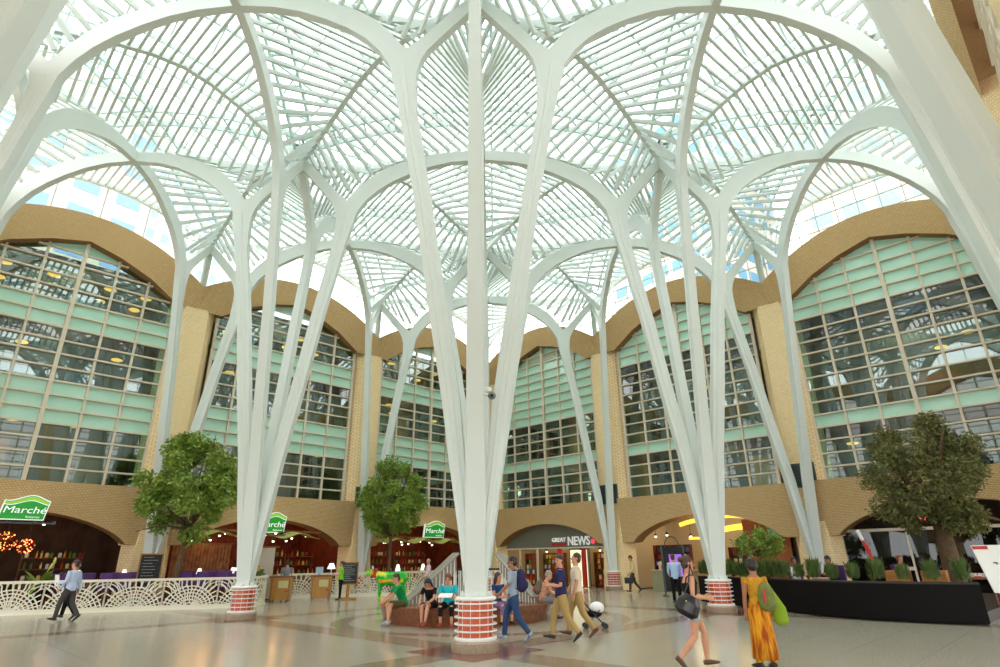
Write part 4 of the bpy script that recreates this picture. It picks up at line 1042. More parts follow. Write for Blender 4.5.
# black information totem with purple screen and arched lamp
r = empty('information_totem', (12.0, -.25, 0), math.radians(-38), 'black totem with glowing purple screen behind the man in pale blue', 'totem'); m = MB(); m.box((0, 0, 1.15), (.95, .12, 1.9)); m.build('cabinet', black, r, bevel=.01)
m = MB(); m.box((.08, -.065, 1.3), (.6, .02, .95)); m.build('screen', mat('screen_purple', rgb(120, 90, 190), rough=.3, emit=rgb(140, 90, 200), es=.8, noise=(4., rgb(200, 80, 150), .1)), r)
m = MB()
for s in (-1, 1): m.box((s*.52, 0, 1.1), (.06, .1, 2.2)); m.box((s*.52, 0, .03), (.1, .5, .06))
m.tube([(.35*math.cos(a), 0, 2.1+.45*math.sin(a)) for a in [PI*k/12 for k in range(13)]], .025, n=6); m.build('stand', louv, r)
# yellow glowing ceiling arcs
yel = emis('yellow_glow', (1, .62, .05), 1.25)
for (z, a0, a1, x, ww, l) in ((3.25, 1.3, -3.3, 15.9, .16, 'upper glowing yellow arc in the arch behind the right column'), (2.72, .2, -3.4, 16.6, .22, 'lower glowing yellow arc in the arch behind the right column')):
    m = MB(); P_ = []
    for k in range(17): t = k/16; P_.append(Vector((x+.9*math.sin(PI*t), a0+(a1-a0)*t, z+.38*math.sin(PI*min(1, t*1.05))**.8)))
    for a, b in zip(P_, P_[1:]): m.beam(a, b, .25, ww*1.25)
    o = m.build('ceiling_arc', yel); tag(o, l, 'light')
m = MB(); m.box((17.2, .9, 2.6), (.3, 1.1, .12)); o = m.build('ceiling_arc', yel); tag(o, 'short yellow light bar left of the right column, below the arcs', 'light')
m = MB(); m.box((16.6, -2.9, 1.7), (.1, 2.2, 3.4)); o = m.build('wall_panel', mat('rust_panel', rgb(160, 84, 40), rough=.6)); tag(o, 'rust-coloured wall panel behind the small potted tree', None, kind='structure')
m = MB(); m.box((16.9, -3.9, 1.5), (.12, .5, 3.)); o = m.build('doorway', black); tag(o, 'dark doorway at the right of the fifth arch', None, kind='structure')

# ------------------------------------------------------------------ centre bench and stair
BC = (-1.05, -.38)
r = empty('ring_bench', (BC[0], BC[1], 0), 0, 'round polished brown stone bench in the centre of the square', 'bench')
m = MB(); m.lathe([(2.42, 0), (2.58, .41), (2.61, .45), (2.60, .47), (1.85, .47), (1.85, 0)], n=64, closed=True); o = m.build('stone_ring', stone, r); smooth_by_angle(o, 40)
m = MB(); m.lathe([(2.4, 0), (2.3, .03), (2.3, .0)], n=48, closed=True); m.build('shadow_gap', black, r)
capm = mat('cap_beige', rgb(150, 142, 126), rough=.4)
def stair_rail(hi, lo, label, w=.42):
    hi = Vector(hi); lo = Vector(lo); r = empty('stair_railing', ((hi.x+lo.x)/2, (hi.y+lo.y)/2, .47), 0, label, 'railing'); off = Vector(r.location)
    m = MB(); m.beam(hi-off, lo-off, w, .06); m.build('sloping_cap', capm, r, bevel=.01)
    m = MB(); d = hi-lo; s = Vector((-d.y, d.x, 0)).normalized()
    for q in (-.12, -.04, .04, .12): m.beam(hi-off+s*q+Vector((0, 0, .035)), lo-off+s*q+Vector((0, 0, .035)), .015, .01)
    m.build('cap_lines', louv, r)
    m = MB(); n_ = 13
    for k in range(n_):
        p = lo.lerp(hi, (k+.5)/n_); m.beam(Vector((p.x, p.y, .47))-off, Vector((p.x, p.y, p.z-.03))-off, .035, .05)
    m.build('pickets', white, r)
    m = MB()
    for k in range(9):
        dz = Vector((0, 0, -.05-.052*k)); m.beam(hi-off+dz, lo-off+dz+Vector((0, 0, .03*0)), .03, .05)
    m.build('side_slats', capm, r)
stair_rail((-1.15, .0, 1.85), (-2.75, .35, .56), 'sloping railing rising from the left side of the round bench')
stair_rail((-.25, -1.0, 1.82), (-.25, -2.5, .62), 'sloping railing rising from the right side of the round bench')
r = empty('stair_guard', (0, 0, 0), 0, 'upright white picket guard in the middle of the round bench', 'railing'); m = MB()
P_ = [Vector((-1.3, .5, 0)), Vector((-1.0, -.05, 0)), Vector((-.35, -.95, 0)), Vector((.1, -1.3, 0)), Vector((.4, -.4, 0)), Vector((-1.3, .5, 0))]
for a, b in zip(P_, P_[1:]):
    n_ = max(2, int((b-a).length/.13))
    for k in range(n_): p = a.lerp(b, k/n_); m.beam((p.x, p.y, 0), (p.x, p.y, 1.35), .03, .03)
m.build('pickets', white, r); m = MB()
for a, b in zip(P_, P_[1:]): m.beam((a.x, a.y, 1.37), (b.x, b.y, 1.37), .06, .05)
m.build('top_rail', black, r)

# ------------------------------------------------------------------ security cameras on the foreground column
r = empty('security_camera', (-5.58, -5.72, 5.0), A_RIGHT, 'cluster of small white security cameras clamped to the foreground column', 'camera')
m = MB(); m.tube([(-.1, -.05, 0), (.3, -.05, .02)], .02, n=6); m.box((0, -.05, 0), (.14, .12, .3)); m.build('bracket', white, r)
m = MB(); m.box((.12, -.1, .12), (.26, .1, .1)); m.box((.02, -.14, -.14), (.1, .16, .1)); m.build('housing', white, r, bevel=.01)
m = MB(); m.ell((.26, -.14, -.02), (.09, .09, .09)); m.build('dome', mat('camera_grey', rgb(120, 124, 122), rough=.3), r, smooth=True); m = MB(); m.ell((.26, -.2, -.03), (.045, .04, .045)); m.build('lens', black, r); m = MB(); m.ell((.04, -.23, -.14), (.03, .02, .03)); m.build('lens', black, r)

# ------------------------------------------------------------------ towers outside
def tower(x, y, w, d, h, label, wallc, winc, nx, fl, ww, wh, rz=0):
    r = empty('tower', (x, y, 0), rz, label, 'building'); m = MB(); m.box((0, 0, h/2), (w, d, h)); m.build('wall', mat('tower_wall_'+label[:12], wallc, rough=.7), r)
    g = mat('tower_glass_'+label[:12], winc, rough=.1); m = MB(); z = 14.
    while z < h-2:
        for s in (0, 1, 2, 3):
            L_ = w if s % 2 == 0 else d; D_ = d if s % 2 == 0 else w; n_ = max(2, int(nx*L_/w))
            for k in range(n_):
                u = -L_/2+(k+.5)*L_/n_; c = (u, -D_/2-.02, z) if s == 0 else (D_/2+.02, u, z) if s == 1 else (u, D_/2+.02, z) if s == 2 else (-D_/2-.02, u, z)
                m.box(c, (ww, .1, wh) if s % 2 == 0 else (.1, ww, wh))
        z += fl
    o = m.build('windows', g, r); 
tower(-12, 66, 22, 14, 58, 'pinkish stone tower with square blue windows beyond the roof, upper left', rgb(196, 172, 158), rgb(110, 140, 184), 5, 4.2, 2.6, 2.2, .1)
tower(7, 88, 20, 16, 66, 'pale office tower with small windows, right of the pinkish stone tower', rgb(200, 192, 184), rgb(130, 156, 190), 9, 3.6, 1.1, 1.6, .2)
tower(66, 20, 16, 20, 70, 'pale tower with blue glass bands beyond the right-hand roof', rgb(200, 190, 174), rgb(90, 140, 170), 6, 3.4, 2., 1.7, -.2)
tower(70, -8, 16, 22, 62, 'pinkish beige tower seen through the grid glazing on the right', rgb(204, 180, 162), rgb(130, 160, 168), 5, 4., 2.4, 2., .1)

m = MB(); m.box((16.4, -3.95, 2.95), (.1, 1.7, .9)); m.box((17.1, -3.6, 2.2), (.1, .9, 3.0)); o = m.build('wall_panel', mat('sea_green_panel', rgb(150, 196, 170), rough=.5)); tag(o, 'sea-green panel at the right of the arch behind the potted tree', None, kind='structure')
m = MB(); m.box((18.2, 0, 4.28), (4, 9, .06)); o = m.build('ceiling', mat('pale_ceiling', rgb(220, 212, 196), rough=.8)); tag(o, 'pale ceiling of the passage in the fifth arch', None, kind='structure')

# ------------------------------------------------------------------ people
skinm = mat('skin', rgb(206, 150, 118), rough=.55, noise=(9., rgb(198, 140, 108), .3)); skin2 = mat('skin_tan', rgb(168, 112, 80), rough=.55, noise=(9., rgb(158, 102, 72), .3))
eyem = mat('eye_dark', rgb(30, 22, 18), rough=.3); lipm = mat('lip', rgb(160, 84, 72), rough=.5)
def vx(m): return Vector(m)
def remesh(o, vox, sm=3, fac=.6):
    r = o.modifiers.new('remesh', 'REMESH'); r.mode = 'VOXEL'; r.voxel_size = vox; r.use_smooth_shade = True
    if sm: s = o.modifiers.new('smooth', 'SMOOTH'); s.iterations = sm; s.factor = fac
HAIRC = {'black': mat('hair_black', rgb(30, 24, 22), rough=.45), 'brown': mat('hair_brown', rgb(66, 42, 28), rough=.5), 'auburn': mat('hair_auburn', rgb(112, 62, 40), rough=.5), 'grey': mat('hair_grey', rgb(150, 140, 130), rough=.6)}
def person(label, x, y, face, Hh=1.72, z=0., sit=None, torso=(0, 0, 1), head=(.12, 0, 1), look=0., arms=None, legs=None, shirt=None, sleeve=.5, collar=None, pants=None, pleg=1., skirt=None, shoes='shoe', shoe_m=None,
           hair='brown', hairstyle='short', female=False, skin=skinm, slim=1., strap=None, shirt_len=.02, vox=.009, group=None):
    """x, y: ground point under the pelvis; face: heading; lengths in units of the height"""
    root = empty('person', (x, y, 0), face, label, 'person', group)
    h = Hh; T = Vector(torso).normalized()
    side = Vector((0, 1, 0)); fwd = side.cross(T).normalized()*1.
    pel = Vector((0, 0, 0)); sw = (.098 if female else .112)*slim; hw = .052 if not female else .056
    def tp(t, s=0., f=0.): return pel+T*(t*h)+side*(s*h)+fwd*(f*h)
    neck = tp(.308); hd = Vector(head).normalized(); hc = neck+hd*(.088*h)
    body = MB()
    tr = [(-.045, .06, .07), (0, .085, .066), (.05, .08, .062), (.1, .07, .056), (.17, .085, .064), (.235, .098, .064), (.272, .09, .054), (.295, .06, .045)]
    if female: tr = [(-.045, .06, .07), (0, .09, .068), (.05, .08, .06), (.1, .063, .05), (.17, .078, .062), (.22, .084, .066), (.27, .078, .048), (.3, .045, .036)]
    tr = [(t, a*slim, b*slim) for t, a, b in tr]
    body.tube([tp(t) for t, a, b in tr], [(a*h, b*h) for t, a, b in tr], n=16, side=side)
    body.tube([tp(.285), neck, hc-hd*.03*h], [.042*h, .035*h, .036*h], n=12)
    # head
    up = hd; lk = Matrix.Rotation(look, 3, 'Z') @ Vector((1, 0, 0)); lk = (lk-up*lk.dot(up)).normalized(); ls = up.cross(lk)
    Mh = Matrix((lk, ls, up)).transposed()
    h1 = h*1.07; Q = lambda a, b, c: hc+Mh @ Vector((a*h1, b*h1, c*h1))
    body.ell(Q(-.006, 0, .012), (.056*h, .044*h, .058*h), 16, 12, Mh); body.ell(Q(.01, 0, -.026), (.042*h, .036*h, .04*h), 14, 10, Mh)
    body.tube([Q(.05, 0, .012), Q(.062, 0, -.008), Q(.05, 0, -.014)], [.006*h, .0095*h, .006*h], n=8)
    body.ell(Q(.044, 0, -.05), (.014*h, .016*h, .012*h), 8, 6, Mh)
    for s in (-1, 1): body.ell(Q(-.004, s*.045, -.002), (.011*h, .006*h, .018*h), 8, 6, Mh)
    # arms: (upper dir, fore dir) in (fwd, out, up)
    arms = arms or [((.05, .12, -1), (.2, .02, -1))]*2
    A = []
    for s, (u, fo) in zip((1, -1), arms):
        sh = tp(.272, s*sw); u = Vector((u[0], u[1]*s, u[2])).normalized(); fo = Vector((fo[0], fo[1]*s, fo[2])).normalized()
        el = sh+u*.172*h; wr = el+fo*.148*h; A.append((sh, el, wr, fo))
        body.tube([sh-u*.01*h, sh+u*.06*h, el, el+fo*.045*h, wr], [.030*h*slim, .028*h*slim, .0215*h, .0225*h, .015*h], n=10)
        pn = fo.cross(Vector((0, 0, 1))); pn = pn.normalized() if pn.length > .2 else Vector((0, 1, 0))
        palm = wr+fo*.045*h; body.tube([wr-fo*.01*h, wr+fo*.02*h, palm], [(.014*h, .012*h), (.021*h, .011*h), (.022*h, .0095*h)], n=10, side=Vector((0, 0, 1)).cross(pn) if abs(fo.z) > .7 else Vector((0, 0, 1)))
        sd_ = (Vector((1, 0, 0)) if abs(fo.z) > .7 else Vector((0, 0, 1))); sd_ = (sd_-fo*sd_.dot(fo)).normalized(); cu = sd_.cross(fo)*(-s)
        for k, L_ in enumerate((.038, .043, .041, .033)):
            b = palm+sd_*((1.5-k)*.0105*h)-fo*.004*h; b2 = b+fo*L_*.55*h+cu*.004*h; b3 = b2+fo*L_*.4*h+cu*.014*h
            body.tube([b, b2, b3], [.0062*h, .0058*h, .0046*h], n=6)
        b = wr+fo*.012*h+sd_*.017*h; body.tube([b, b+fo*.02*h+sd_*.012*h, b+fo*.04*h+sd_*.014*h+cu*.006*h], [.0075*h, .0066*h, .005*h], n=6)
    # legs: (thigh dir, shin dir, foot dir, toe pitch)
    legs = legs or [((0, .03, -1), (0, 0, -1), (1, .1, 0))]*2
    G_ = []
    for s, (t, sn, ft) in zip((1, -1), legs):
        hp = pel+side*(s*hw*h)+T*(-.01*h); t = Vector((t[0], t[1]*s, t[2])).normalized(); sn = Vector((sn[0], sn[1]*s, sn[2])).normalized(); ft = Vector((ft[0], ft[1]*s, ft[2])).normalized()
        kn = hp+t*.245*h; an = kn+sn*.235*h; G_.append((hp, kn, an, ft, t, sn))
        body.tube([hp+t*.0, hp+t*.08*h, kn-t*.03*h, kn, kn+sn*.07*h, kn+sn*.13*h, an], [.052*h*slim, .05*h*slim, .034*h*slim, .032*h, .035*h, .028*h, .0195*h], n=12)
        body.tube([an-ft*.028*h+sn*.015*h, an+sn*.02*h+ft*.02*h, an+ft*.075*h+sn*.032*h, an+ft*.11*h+sn*.034*h], [(.02*h, .018*h), (.021*h, .02*h), (.024*h, .012*h), (.017*h, .008*h)], n=10, side=ft.cross(sn))
    lowest = min((an+sn*.036*h).z if ft.z > -.3 else (an+ft*.11*h+sn*.036*h).z for (_, kn, an, ft, t, sn) in G_)
    lowest = min(min((an+sn*.043*h).z, (an+ft*.11*h+sn*.043*h).z) for (_, kn, an, ft, t, sn) in G_)
    zp = -lowest if sit is None else sit+.045*h
    off = Vector((0, 0, zp+z)); 
    def fin(mb_, name, m_, rem=None, par=root, sm=3, smooth=True):
        o = mb_.build(name, m_, par, smooth=smooth); o.location = off
        if rem: remesh(o, rem, sm)
        return o
    b = fin(body, 'body', skin, vox*.85, sm=2)
    e = MB()
    for s in (-1, 1): e.ell(Q(.0475, s*.019, .008), (.005*h, .008*h, .0045*h), 8, 6, Mh)
    fin(e, 'eyes', eyem)
    e = MB()
    for s in (-1, 1): e.tube([Q(.052, s*.01, .02), Q(.05, s*.02, .0235), Q(.043, s*.029, .02)], .0028*h, n=5)
    fin(e, 'eyebrows', HAIRC[hair]); e = MB(); e.ell(Q(.0505, 0, -.029), (.004*h, .013*h, .004*h), 8, 6, Mh); fin(e, 'mouth', lipm)
    hm = MB()
    if hairstyle != 'bald':
        hm.ell(Q(-.013, 0, .026), (.058*h, .0495*h, .056*h), 16, 12, Mh); hm.ell(Q(-.026, 0, -.004), (.042*h, .046*h, .05*h), 14, 10, Mh)
        if hairstyle == 'bun': hm.ell(Q(-.068, 0, .03), (.03*h, .032*h, .03*h), 12, 8, Mh)
        if hairstyle == 'long':
            hm.tube([Q(-.03, 0, .03), Q(-.045, 0, -.04), Q(-.05, 0, -.11), Q(-.045, 0, -.15)], [(.048*h, .03*h), (.05*h, .026*h), (.045*h, .02*h), (.02*h, .01*h)], n=12, side=ls)
            for s in (-1, 1): hm.tube([Q(.0, s*.045, .02), Q(-.005, s*.05, -.05), Q(-.01, s*.05, -.11)], [.016*h, .016*h, .008*h], n=8)
        if hairstyle == 'bob':
            hm.ell(Q(-.02, 0, -.0), (.058*h, .058*h, .06*h), 14, 10, Mh)
    else: hm.ell(Q(-.034, 0, -.0), (.032*h, .0505*h, .034*h), 14, 10, Mh)
    fin(hm, 'hair', HAIRC[hair], .007)
    # clothes
    ex = .009*h
    if shirt:
        c = MB(); tt = [(-shirt_len-.02, .088, .072), (0, .092, .072), (.05, .084, .068), (.1, .078, .063), (.17, .09, .069), (.235, .101, .068), (.275, .09, .056), (.297, .052, .044)]
        if female: tt = [(-shirt_len-.02, .094, .074), (0, .095, .074), (.05, .084, .065), (.1, .068, .056), (.17, .082, .067), (.22, .087, .071), (.27, .076, .052), (.285, .055, .044)]
        tt = [(t, a*slim, b_*slim) for t, a, b_ in tt]
        if strap: tt = tt[:6]; 
        c.tube([tp(t) for t, a, b_ in tt], [(a*h+.004, b_*h+.004) for t, a, b_ in tt], n=18, side=side)
        if strap:
            for s in (-1, 1): c.tube([tp(.21, s*.055, .06), tp(.27, s*.062, .04), tp(.298, s*.06, 0), tp(.27, s*.06, -.04), tp(.2, s*.05, -.055)], .008*h, n=6)
        for sh, el, wr, fo in A:
            if strap: break
            u = (el-sh).normalized()
            pts = [sh-u*.012*h, sh+u*.05*h]; rd = [(.031 if female else .036)*h*slim, (.031 if female else .035)*h*slim]
            if sleeve <= .5: pts.append(sh+u*sleeve*2*.172*h*.8); rd.append((.030 if female else .034)*h*slim)
            else: pts += [el, el+fo*.045*h, wr-fo*.008*h if sleeve >= 1 else el+fo*.08*h]; rd += [.028*h, .028*h, .021*h]
            c.tube(pts, rd, n=12)
        fin(c, 'shirt', shirt, vox, sm=2)
    if collar:
        c = MB(); c.tube([tp(.288), tp(.312)], [.042*h, .038*h], n=14); fin(c, 'collar', collar)
    if pants:
        c = MB(); c.tube([tp(-.04), tp(0), tp(.045)], [(.08*h*slim, .07*h), (.094*h*slim, .073*h), (.086*h*slim, .066*h)], n=16, side=side)
        for hp, kn, an, ft, t, sn in G_:
            pts = [hp, hp+t*.09*h]; rd = [.06*h*slim, .056*h*slim]
            if pleg <= .5: pts.append(hp+t*.245*h*pleg*2); rd.append(.052*h*slim)
            else: L_ = .235*h*(pleg-.5)*2; pts += [kn-t*.02*h, kn+sn*.02*h, kn+sn*L_*.6, kn+sn*(L_-.004*h)]; rd += [.043*h, .041*h, .036*h, .033*h]
            c.tube(pts, rd, n=14)
        fin(c, 'trousers' if pleg > .5 else 'shorts', pants, vox, sm=2)
    if skirt:
        mt, ln, w1 = skirt; c = MB(); c.tube([tp(.09), tp(.02), tp(-.03), pel+Vector((.0, 0, -ln*h*.5)), pel+Vector((0, 0, -ln*h))], [(.075*h, .06*h), (.098*h, .078*h), (.102*h, .082*h), (w1*.92*h, w1*.85*h), (w1*h, w1*.95*h)], n=28, side=side)
        fin(c, 'skirt', mt)
    if shoe_m:
        for hp, kn, an, ft, t, sn in G_:
            c = MB(); sd_ = ft.cross(sn); c.tube([an-ft*.035*h+sn*.018*h, an-ft*.01*h+sn*.016*h, an+ft*.03*h+sn*.02*h, an+ft*.08*h+sn*.028*h, an+ft*.122*h+sn*.032*h], [(.024*h, .02*h), (.027*h, .026*h), (.029*h, .024*h), (.031*h, .017*h), (.018*h, .01*h)], n=12, side=sd_)
            fin(c, 'shoe', shoe_m, vox*.8, sm=1)
    # world points for things they hold
    Rz = Matrix.Rotation(face, 3, 'Z'); wp = lambda p: Rz @ (p+off)+Vector((x, y, 0))
    root_pts = dict(hand=[wp(A[0][2]+A[0][3]*.06*h), wp(A[1][2]+A[1][3]*.06*h)], back=wp(tp(.18, 0, -.1)), T=Rz @ T, side=Rz @ side, fwd=Rz @ fwd, sh=[wp(A[0][0]), wp(A[1][0])], pel=wp(pel), h=h, lap=wp(pel+Vector((.12*h, 0, .07*h))))
    return root_pts
def cloth(name, c1, c2=None, sc=6., w=.3): return mat('cloth_'+name, c1, rough=.85, spec=.2, noise=(sc, c2, w) if c2 else None)
def plaid(name, a, b, sc=26.):
    m = mat('cloth_'+name, a, rough=.85, spec=.2); nt = m.node_tree; N = nt.nodes; L = nt.links
    tc = N.new('ShaderNodeTexCoord'); ck = N.new('ShaderNodeTexChecker'); ck.inputs['Scale'].default_value = sc; ck.inputs['Color1'].default_value = (*a, 1); ck.inputs['Color2'].default_value = (*b, 1)
    L.new(tc.outputs['Object'], ck.inputs['Vector']); L.new(ck.outputs['Color'], N['Principled BSDF'].inputs['Base Color']); return m
lb = cloth('light_blue', rgb(186, 200, 226)); ch = cloth('charcoal', rgb(74, 68, 66)); khaki = cloth('khaki', rgb(176, 146, 92)); navy = cloth('navy', rgb(52, 48, 84)); jean = cloth('denim', rgb(42, 66, 104), rgb(60, 86, 126), 20.)
cream = cloth('cream', rgb(224, 206, 184)); grn = cloth('bright_green', rgb(20, 140, 70)); lime = cloth('lime', rgb(120, 214, 40)); teal = cloth('teal', rgb(36, 186, 200)); blk = cloth('black', rgb(24, 22, 24)); pinkw = cloth('pale_pink', rgb(226, 204, 214))
greyt = cloth('grey_tee', rgb(130, 132, 140)); greysh = cloth('grey_blue_shirt', rgb(150, 164, 180), rgb(166, 178, 192), 18.); jacket = cloth('cream_jacket', rgb(206, 194, 144)); paleb = cloth('pale_blue', rgb(176, 204, 236)); brownsh = cloth('brown_shorts', rgb(92, 74, 50))
bluedk = cloth('deep_blue', rgb(20, 64, 110)); floral = cloth('floral', rgb(46, 70, 110), rgb(180, 120, 150), 30., .1); red_pl = plaid('red_plaid', rgb(186, 92, 66), rgb(226, 190, 160)); greyp = cloth('grey_trousers', rgb(120, 118, 118)); dn = cloth('denim_shorts', rgb(96, 150, 164), rgb(206, 214, 204), 14.)
sari = cloth('orange_print', rgb(214, 150, 30), rgb(150, 66, 22), 9., .12); 
def streak(name, a, b):
    m = mat('cloth_'+name, a, rough=.85, spec=.2, noise=(4., b, .1)); nt = m.node_tree; n = [q for q in nt.nodes if q.type == 'TEX_NOISE'][0]; tc = [q for q in nt.nodes if q.type == 'TEX_COORD'][0]
    mp_ = nt.nodes.new('ShaderNodeMapping'); mp_.inputs['Scale'].default_value = (4, 4, .55); nt.links.new(tc.outputs['Object'], mp_.inputs[0]); nt.links.new(mp_.outputs[0], n.inputs['Vector']); return m
sari = streak('orange_streak', rgb(226, 160, 36), rgb(160, 70, 24))
sari2 = cloth('orange_print_top', rgb(206, 160, 46), rgb(180, 120, 34), 16., .2); tealtrim = cloth('teal_trim', rgb(60, 150, 150))
shoeb = mat('shoe_black', rgb(26, 22, 20), rough=.35); shoebr = mat('shoe_brown', rgb(86, 60, 42), rough=.5); sneak = mat('sneaker', rgb(190, 190, 184), rough=.6, noise=(14., rgb(90, 110, 150), .1)); redsh = mat('shoe_red', rgb(150, 50, 44), rough=.4)
walkA = [((.42, .02, -1), (.12, 0, -1), (1, .05, .25)), ((-.22, .02, -1), (-.75, 0, -1), (1, .05, -.75))]      # left leg forward, right trailing
walkB = [walkA[1], walkA[0]]
swA = [((-.25, .12, -1), (.0, .0, -1)), ((.3, .12, -1), (.75, -.05, -1))]
swB = [swA[1], swA[0]]
standL = [((.03, .04, -1), (-.03, .02, -1), (1, .15, 0)), ((.0, .04, -1), (.0, .02, -1), (1, .2, 0))]
# men by the left fence
p = person('man in a pale blue shirt and charcoal trousers striding left by the fence', -9.35, 9.2, A_LEFT, 1.8, shirt=lb, sleeve=1., pants=ch, shoe_m=shoeb, hair='brown', legs=walkA, arms=[((.1, .15, -1), (.9, -.25, -.1)), ((-.05, .15, -1), (.35, .05, -1))], look=.1)
m = MB(); m.box((0, 0, 0), (.03, .24, .32)); o = m.build('folder', white); h_ = p['hand'][0]; o.location = h_+Vector((0, 0, .1)); o.rotation_euler = (0, .2, A_LEFT+1.0); tag(o, 'white folder carried by the man striding left by the fence', 'folder')
person('second man in dark trousers walking left, mostly hidden behind the striding man', -9.12, 10.15, A_LEFT, 1.76, shirt=lb, sleeve=1., pants=blk, shoe_m=shoeb, hairstyle='bald', hair='grey', legs=walkB, arms=swB)
# restaurant staff
person('man in a grey t-shirt seen from behind at the left kiosk', .0, 13.4, A_AWAY+.3, 1.74, shirt=greyt, sleeve=.5, pants=ch, shoe_m=shoeb, hair='brown')
person('woman in a lime green shirt and black trousers working at the right kiosk', 1.68, 11.3, A_LEFT+.25, 1.66, shirt=lime, sleeve=.5, pants=blk, shoe_m=shoeb, hair='brown', hairstyle='bun', female=True, arms=[((.2, .15, -1), (1, -.1, .1)), ((.25, .15, -1), (1, -.1, .05))])
person('white-haired man in a pale pink shirt standing by the fence behind the bench', 6.1, 10.3, A_LEFT+.2, 1.74, shirt=pinkw, sleeve=1., pants=blk, shoe_m=shoeb, hairstyle='bald', hair='grey', arms=[((.1, .15, -1), (.6, -.2, -1)), ((.1, .15, -1), (.5, -.2, -1))], look=.4)
person('auburn-haired diner sitting behind the fence, right of the pink-shirted man', 8.0, 12.9, A_TO, 1.66, sit=.48, shirt=blk, pants=blk, shoe_m=shoeb, hair='auburn', hairstyle='bob', female=True, legs=[((1, .1, -.05), (.05, 0, -1), (1, .1, 0))]*2)
m = MB(); m.box((0, 0, .44), (.42, .42, .06)); 
for a in (-1, 1):
    for b in (-1, 1): m.box((a*.18, b*.18, .2), (.04, .04, .42))
o = m.build('stool', dwood); o.location = (8.0, 12.9, 0); tag(o, 'dark wooden stool under the auburn-haired diner', 'stool')
# people on the bench
def on_bench(ang, rad=2.35): return BC[0]+rad*math.cos(ang), BC[1]+rad*math.sin(ang)
sitA = [((1, .12, -.02), (.05, .03, -1), (1, .15, 0)), ((1, .14, -.02), (-.1, .0, -1), (1, .1, 0))]
def bench_person(imx_ang, face_off, **k):
    x_, y_ = on_bench(imx_ang); return person(x=x_, y=y_, face=imx_ang+face_off, sit=.47, **k)
a0 = math.radians(180); 
bench_person(a0, -.45, label='man in a green t-shirt leaning forward at the left end of the bench', Hh=1.74, torso=(.42, 0, 1), head=(.3, 0, 1), look=.2, shirt=grn, sleeve=.45, pants=brownsh, pleg=.45, shoe_m=sneak, hair='brown', legs=[((1, .3, .0), (.15, .1, -1), (1, .2, 0)), ((1, .2, 0), (-.1, .0, -1), (1, .1, 0))], arms=[((.7, .15, -.8), (.8, -.3, -.55)), ((.7, .15, -.8), (.8, -.3, -.55))])
a1 = math.radians(204)
p = bench_person(a1, .15, label='dark-haired woman in black bending over her bag on the bench, bare legs crossed', Hh=1.66, torso=(.55, 0, 1), head=(.9, 0, .8), shirt=blk, sleeve=.4, pants=blk, pleg=.42, shoe_m=redsh, hair='black', hairstyle='long', female=True, legs=[((1, -.15, .05), (.25, -.1, -1), (1, 0, -.2)), ((1, .1, 0), (.0, .0, -1), (1, .1, 0))], arms=[((.6, .1, -.8), (.9, -.3, -.3)), ((.6, .1, -.8), (.9, -.2, -.4))])
a2 = math.radians(216)
p = bench_person(a2, .05, label='auburn-haired woman in a turquoise top reading a paper on the bench', Hh=1.68, torso=(.2, 0, 1), head=(.45, 0, 1), shirt=teal, sleeve=.4, pants=blk, pleg=.8, shoe_m=redsh, hair='auburn', hairstyle='bob', female=True, slim=1.12, legs=sitA, arms=[((.35, .3, -1), (1, -.4, .05)), ((.35, .3, -1), (1, -.4, .05))])
m = MB(); m.box((0, 0, 0), (.26, .36, .008)); o = m.build('paper', white); o.location = (p['hand'][0]+p['hand'][1])/2+Vector((0, 0, .05)); o.rotation_euler = (0, .35, a2); tag(o, 'white paper held by the woman in turquoise', 'paper')
a3 = math.radians(248)
p = bench_person(a3, .3, label='woman in a deep blue top sitting just right of the foreground column', Hh=1.66, torso=(.1, 0, 1), head=(.1, 0, 1), look=.2, shirt=bluedk, sleeve=.3, pants=floral, pleg=.8, shoe_m=shoeb, hair='brown', hairstyle='long', female=True, legs=sitA, arms=[((.3, .2, -1), (1, -.1, -.1)), ((.3, .15, -1), (1, -.3, .0))])
a4 = math.radians(296)
p = bench_person(a4, .35, label='man in a red plaid shirt slouching at the right end of the bench', Hh=1.74, torso=(.35, 0, 1), head=(.5, 0, 1), shirt=red_pl, sleeve=1., pants=greyp, shoe_m=shoeb, hair='grey', legs=sitA, arms=[((.5, .15, -.9), (.9, -.3, -.2)), ((.5, .15, -.9), (.9, -.3, -.2))])
def backpack(loc, rz, m1, m2, label, s=1., tilt=0.):
    r = empty('backpack', loc, rz, label, 'backpack'); m = MB(); m.ell((0, 0, 0), (.13*s, .17*s, .25*s), 14, 10); m.ell((-.02, 0, -.1*s), (.14*s, .18*s, .17*s), 14, 10); o = m.build('main_bag', m1, r); remesh(o, .015, 3)
    m = MB(); m.ell((-.1*s, 0, -.1*s), (.08*s, .12*s, .11*s), 12, 8); m.build('pocket', m2, r, smooth=True); m = MB()
    for k in (-1, 1): m.tube([(.08*s, k*.09*s, .22*s), (.2*s, k*.11*s, .2*s), (.28*s, k*.12*s, .05*s), (.2*s, k*.12*s, -.12*s), (.08*s, k*.11*s, -.2*s)], .014*s, n=6)
    m.tube([(-.0, -.05*s, .24*s), (0, 0, .3*s), (0, .05*s, .24*s)], .01, n=6); m.build('strap', m1, r); r.rotation_euler.y = tilt; return r
bag_ol = cloth('olive_pack', rgb(96, 104, 56), rgb(120, 128, 70), 12.)
backpack(p['back']+Vector((0, 0, -.02)), a4+.35, cloth('grey_pack', rgb(120, 116, 100), rgb(80, 84, 70), 12.), red, 'grey and red backpack on the slouching man at the right end of the bench', .85, .3)
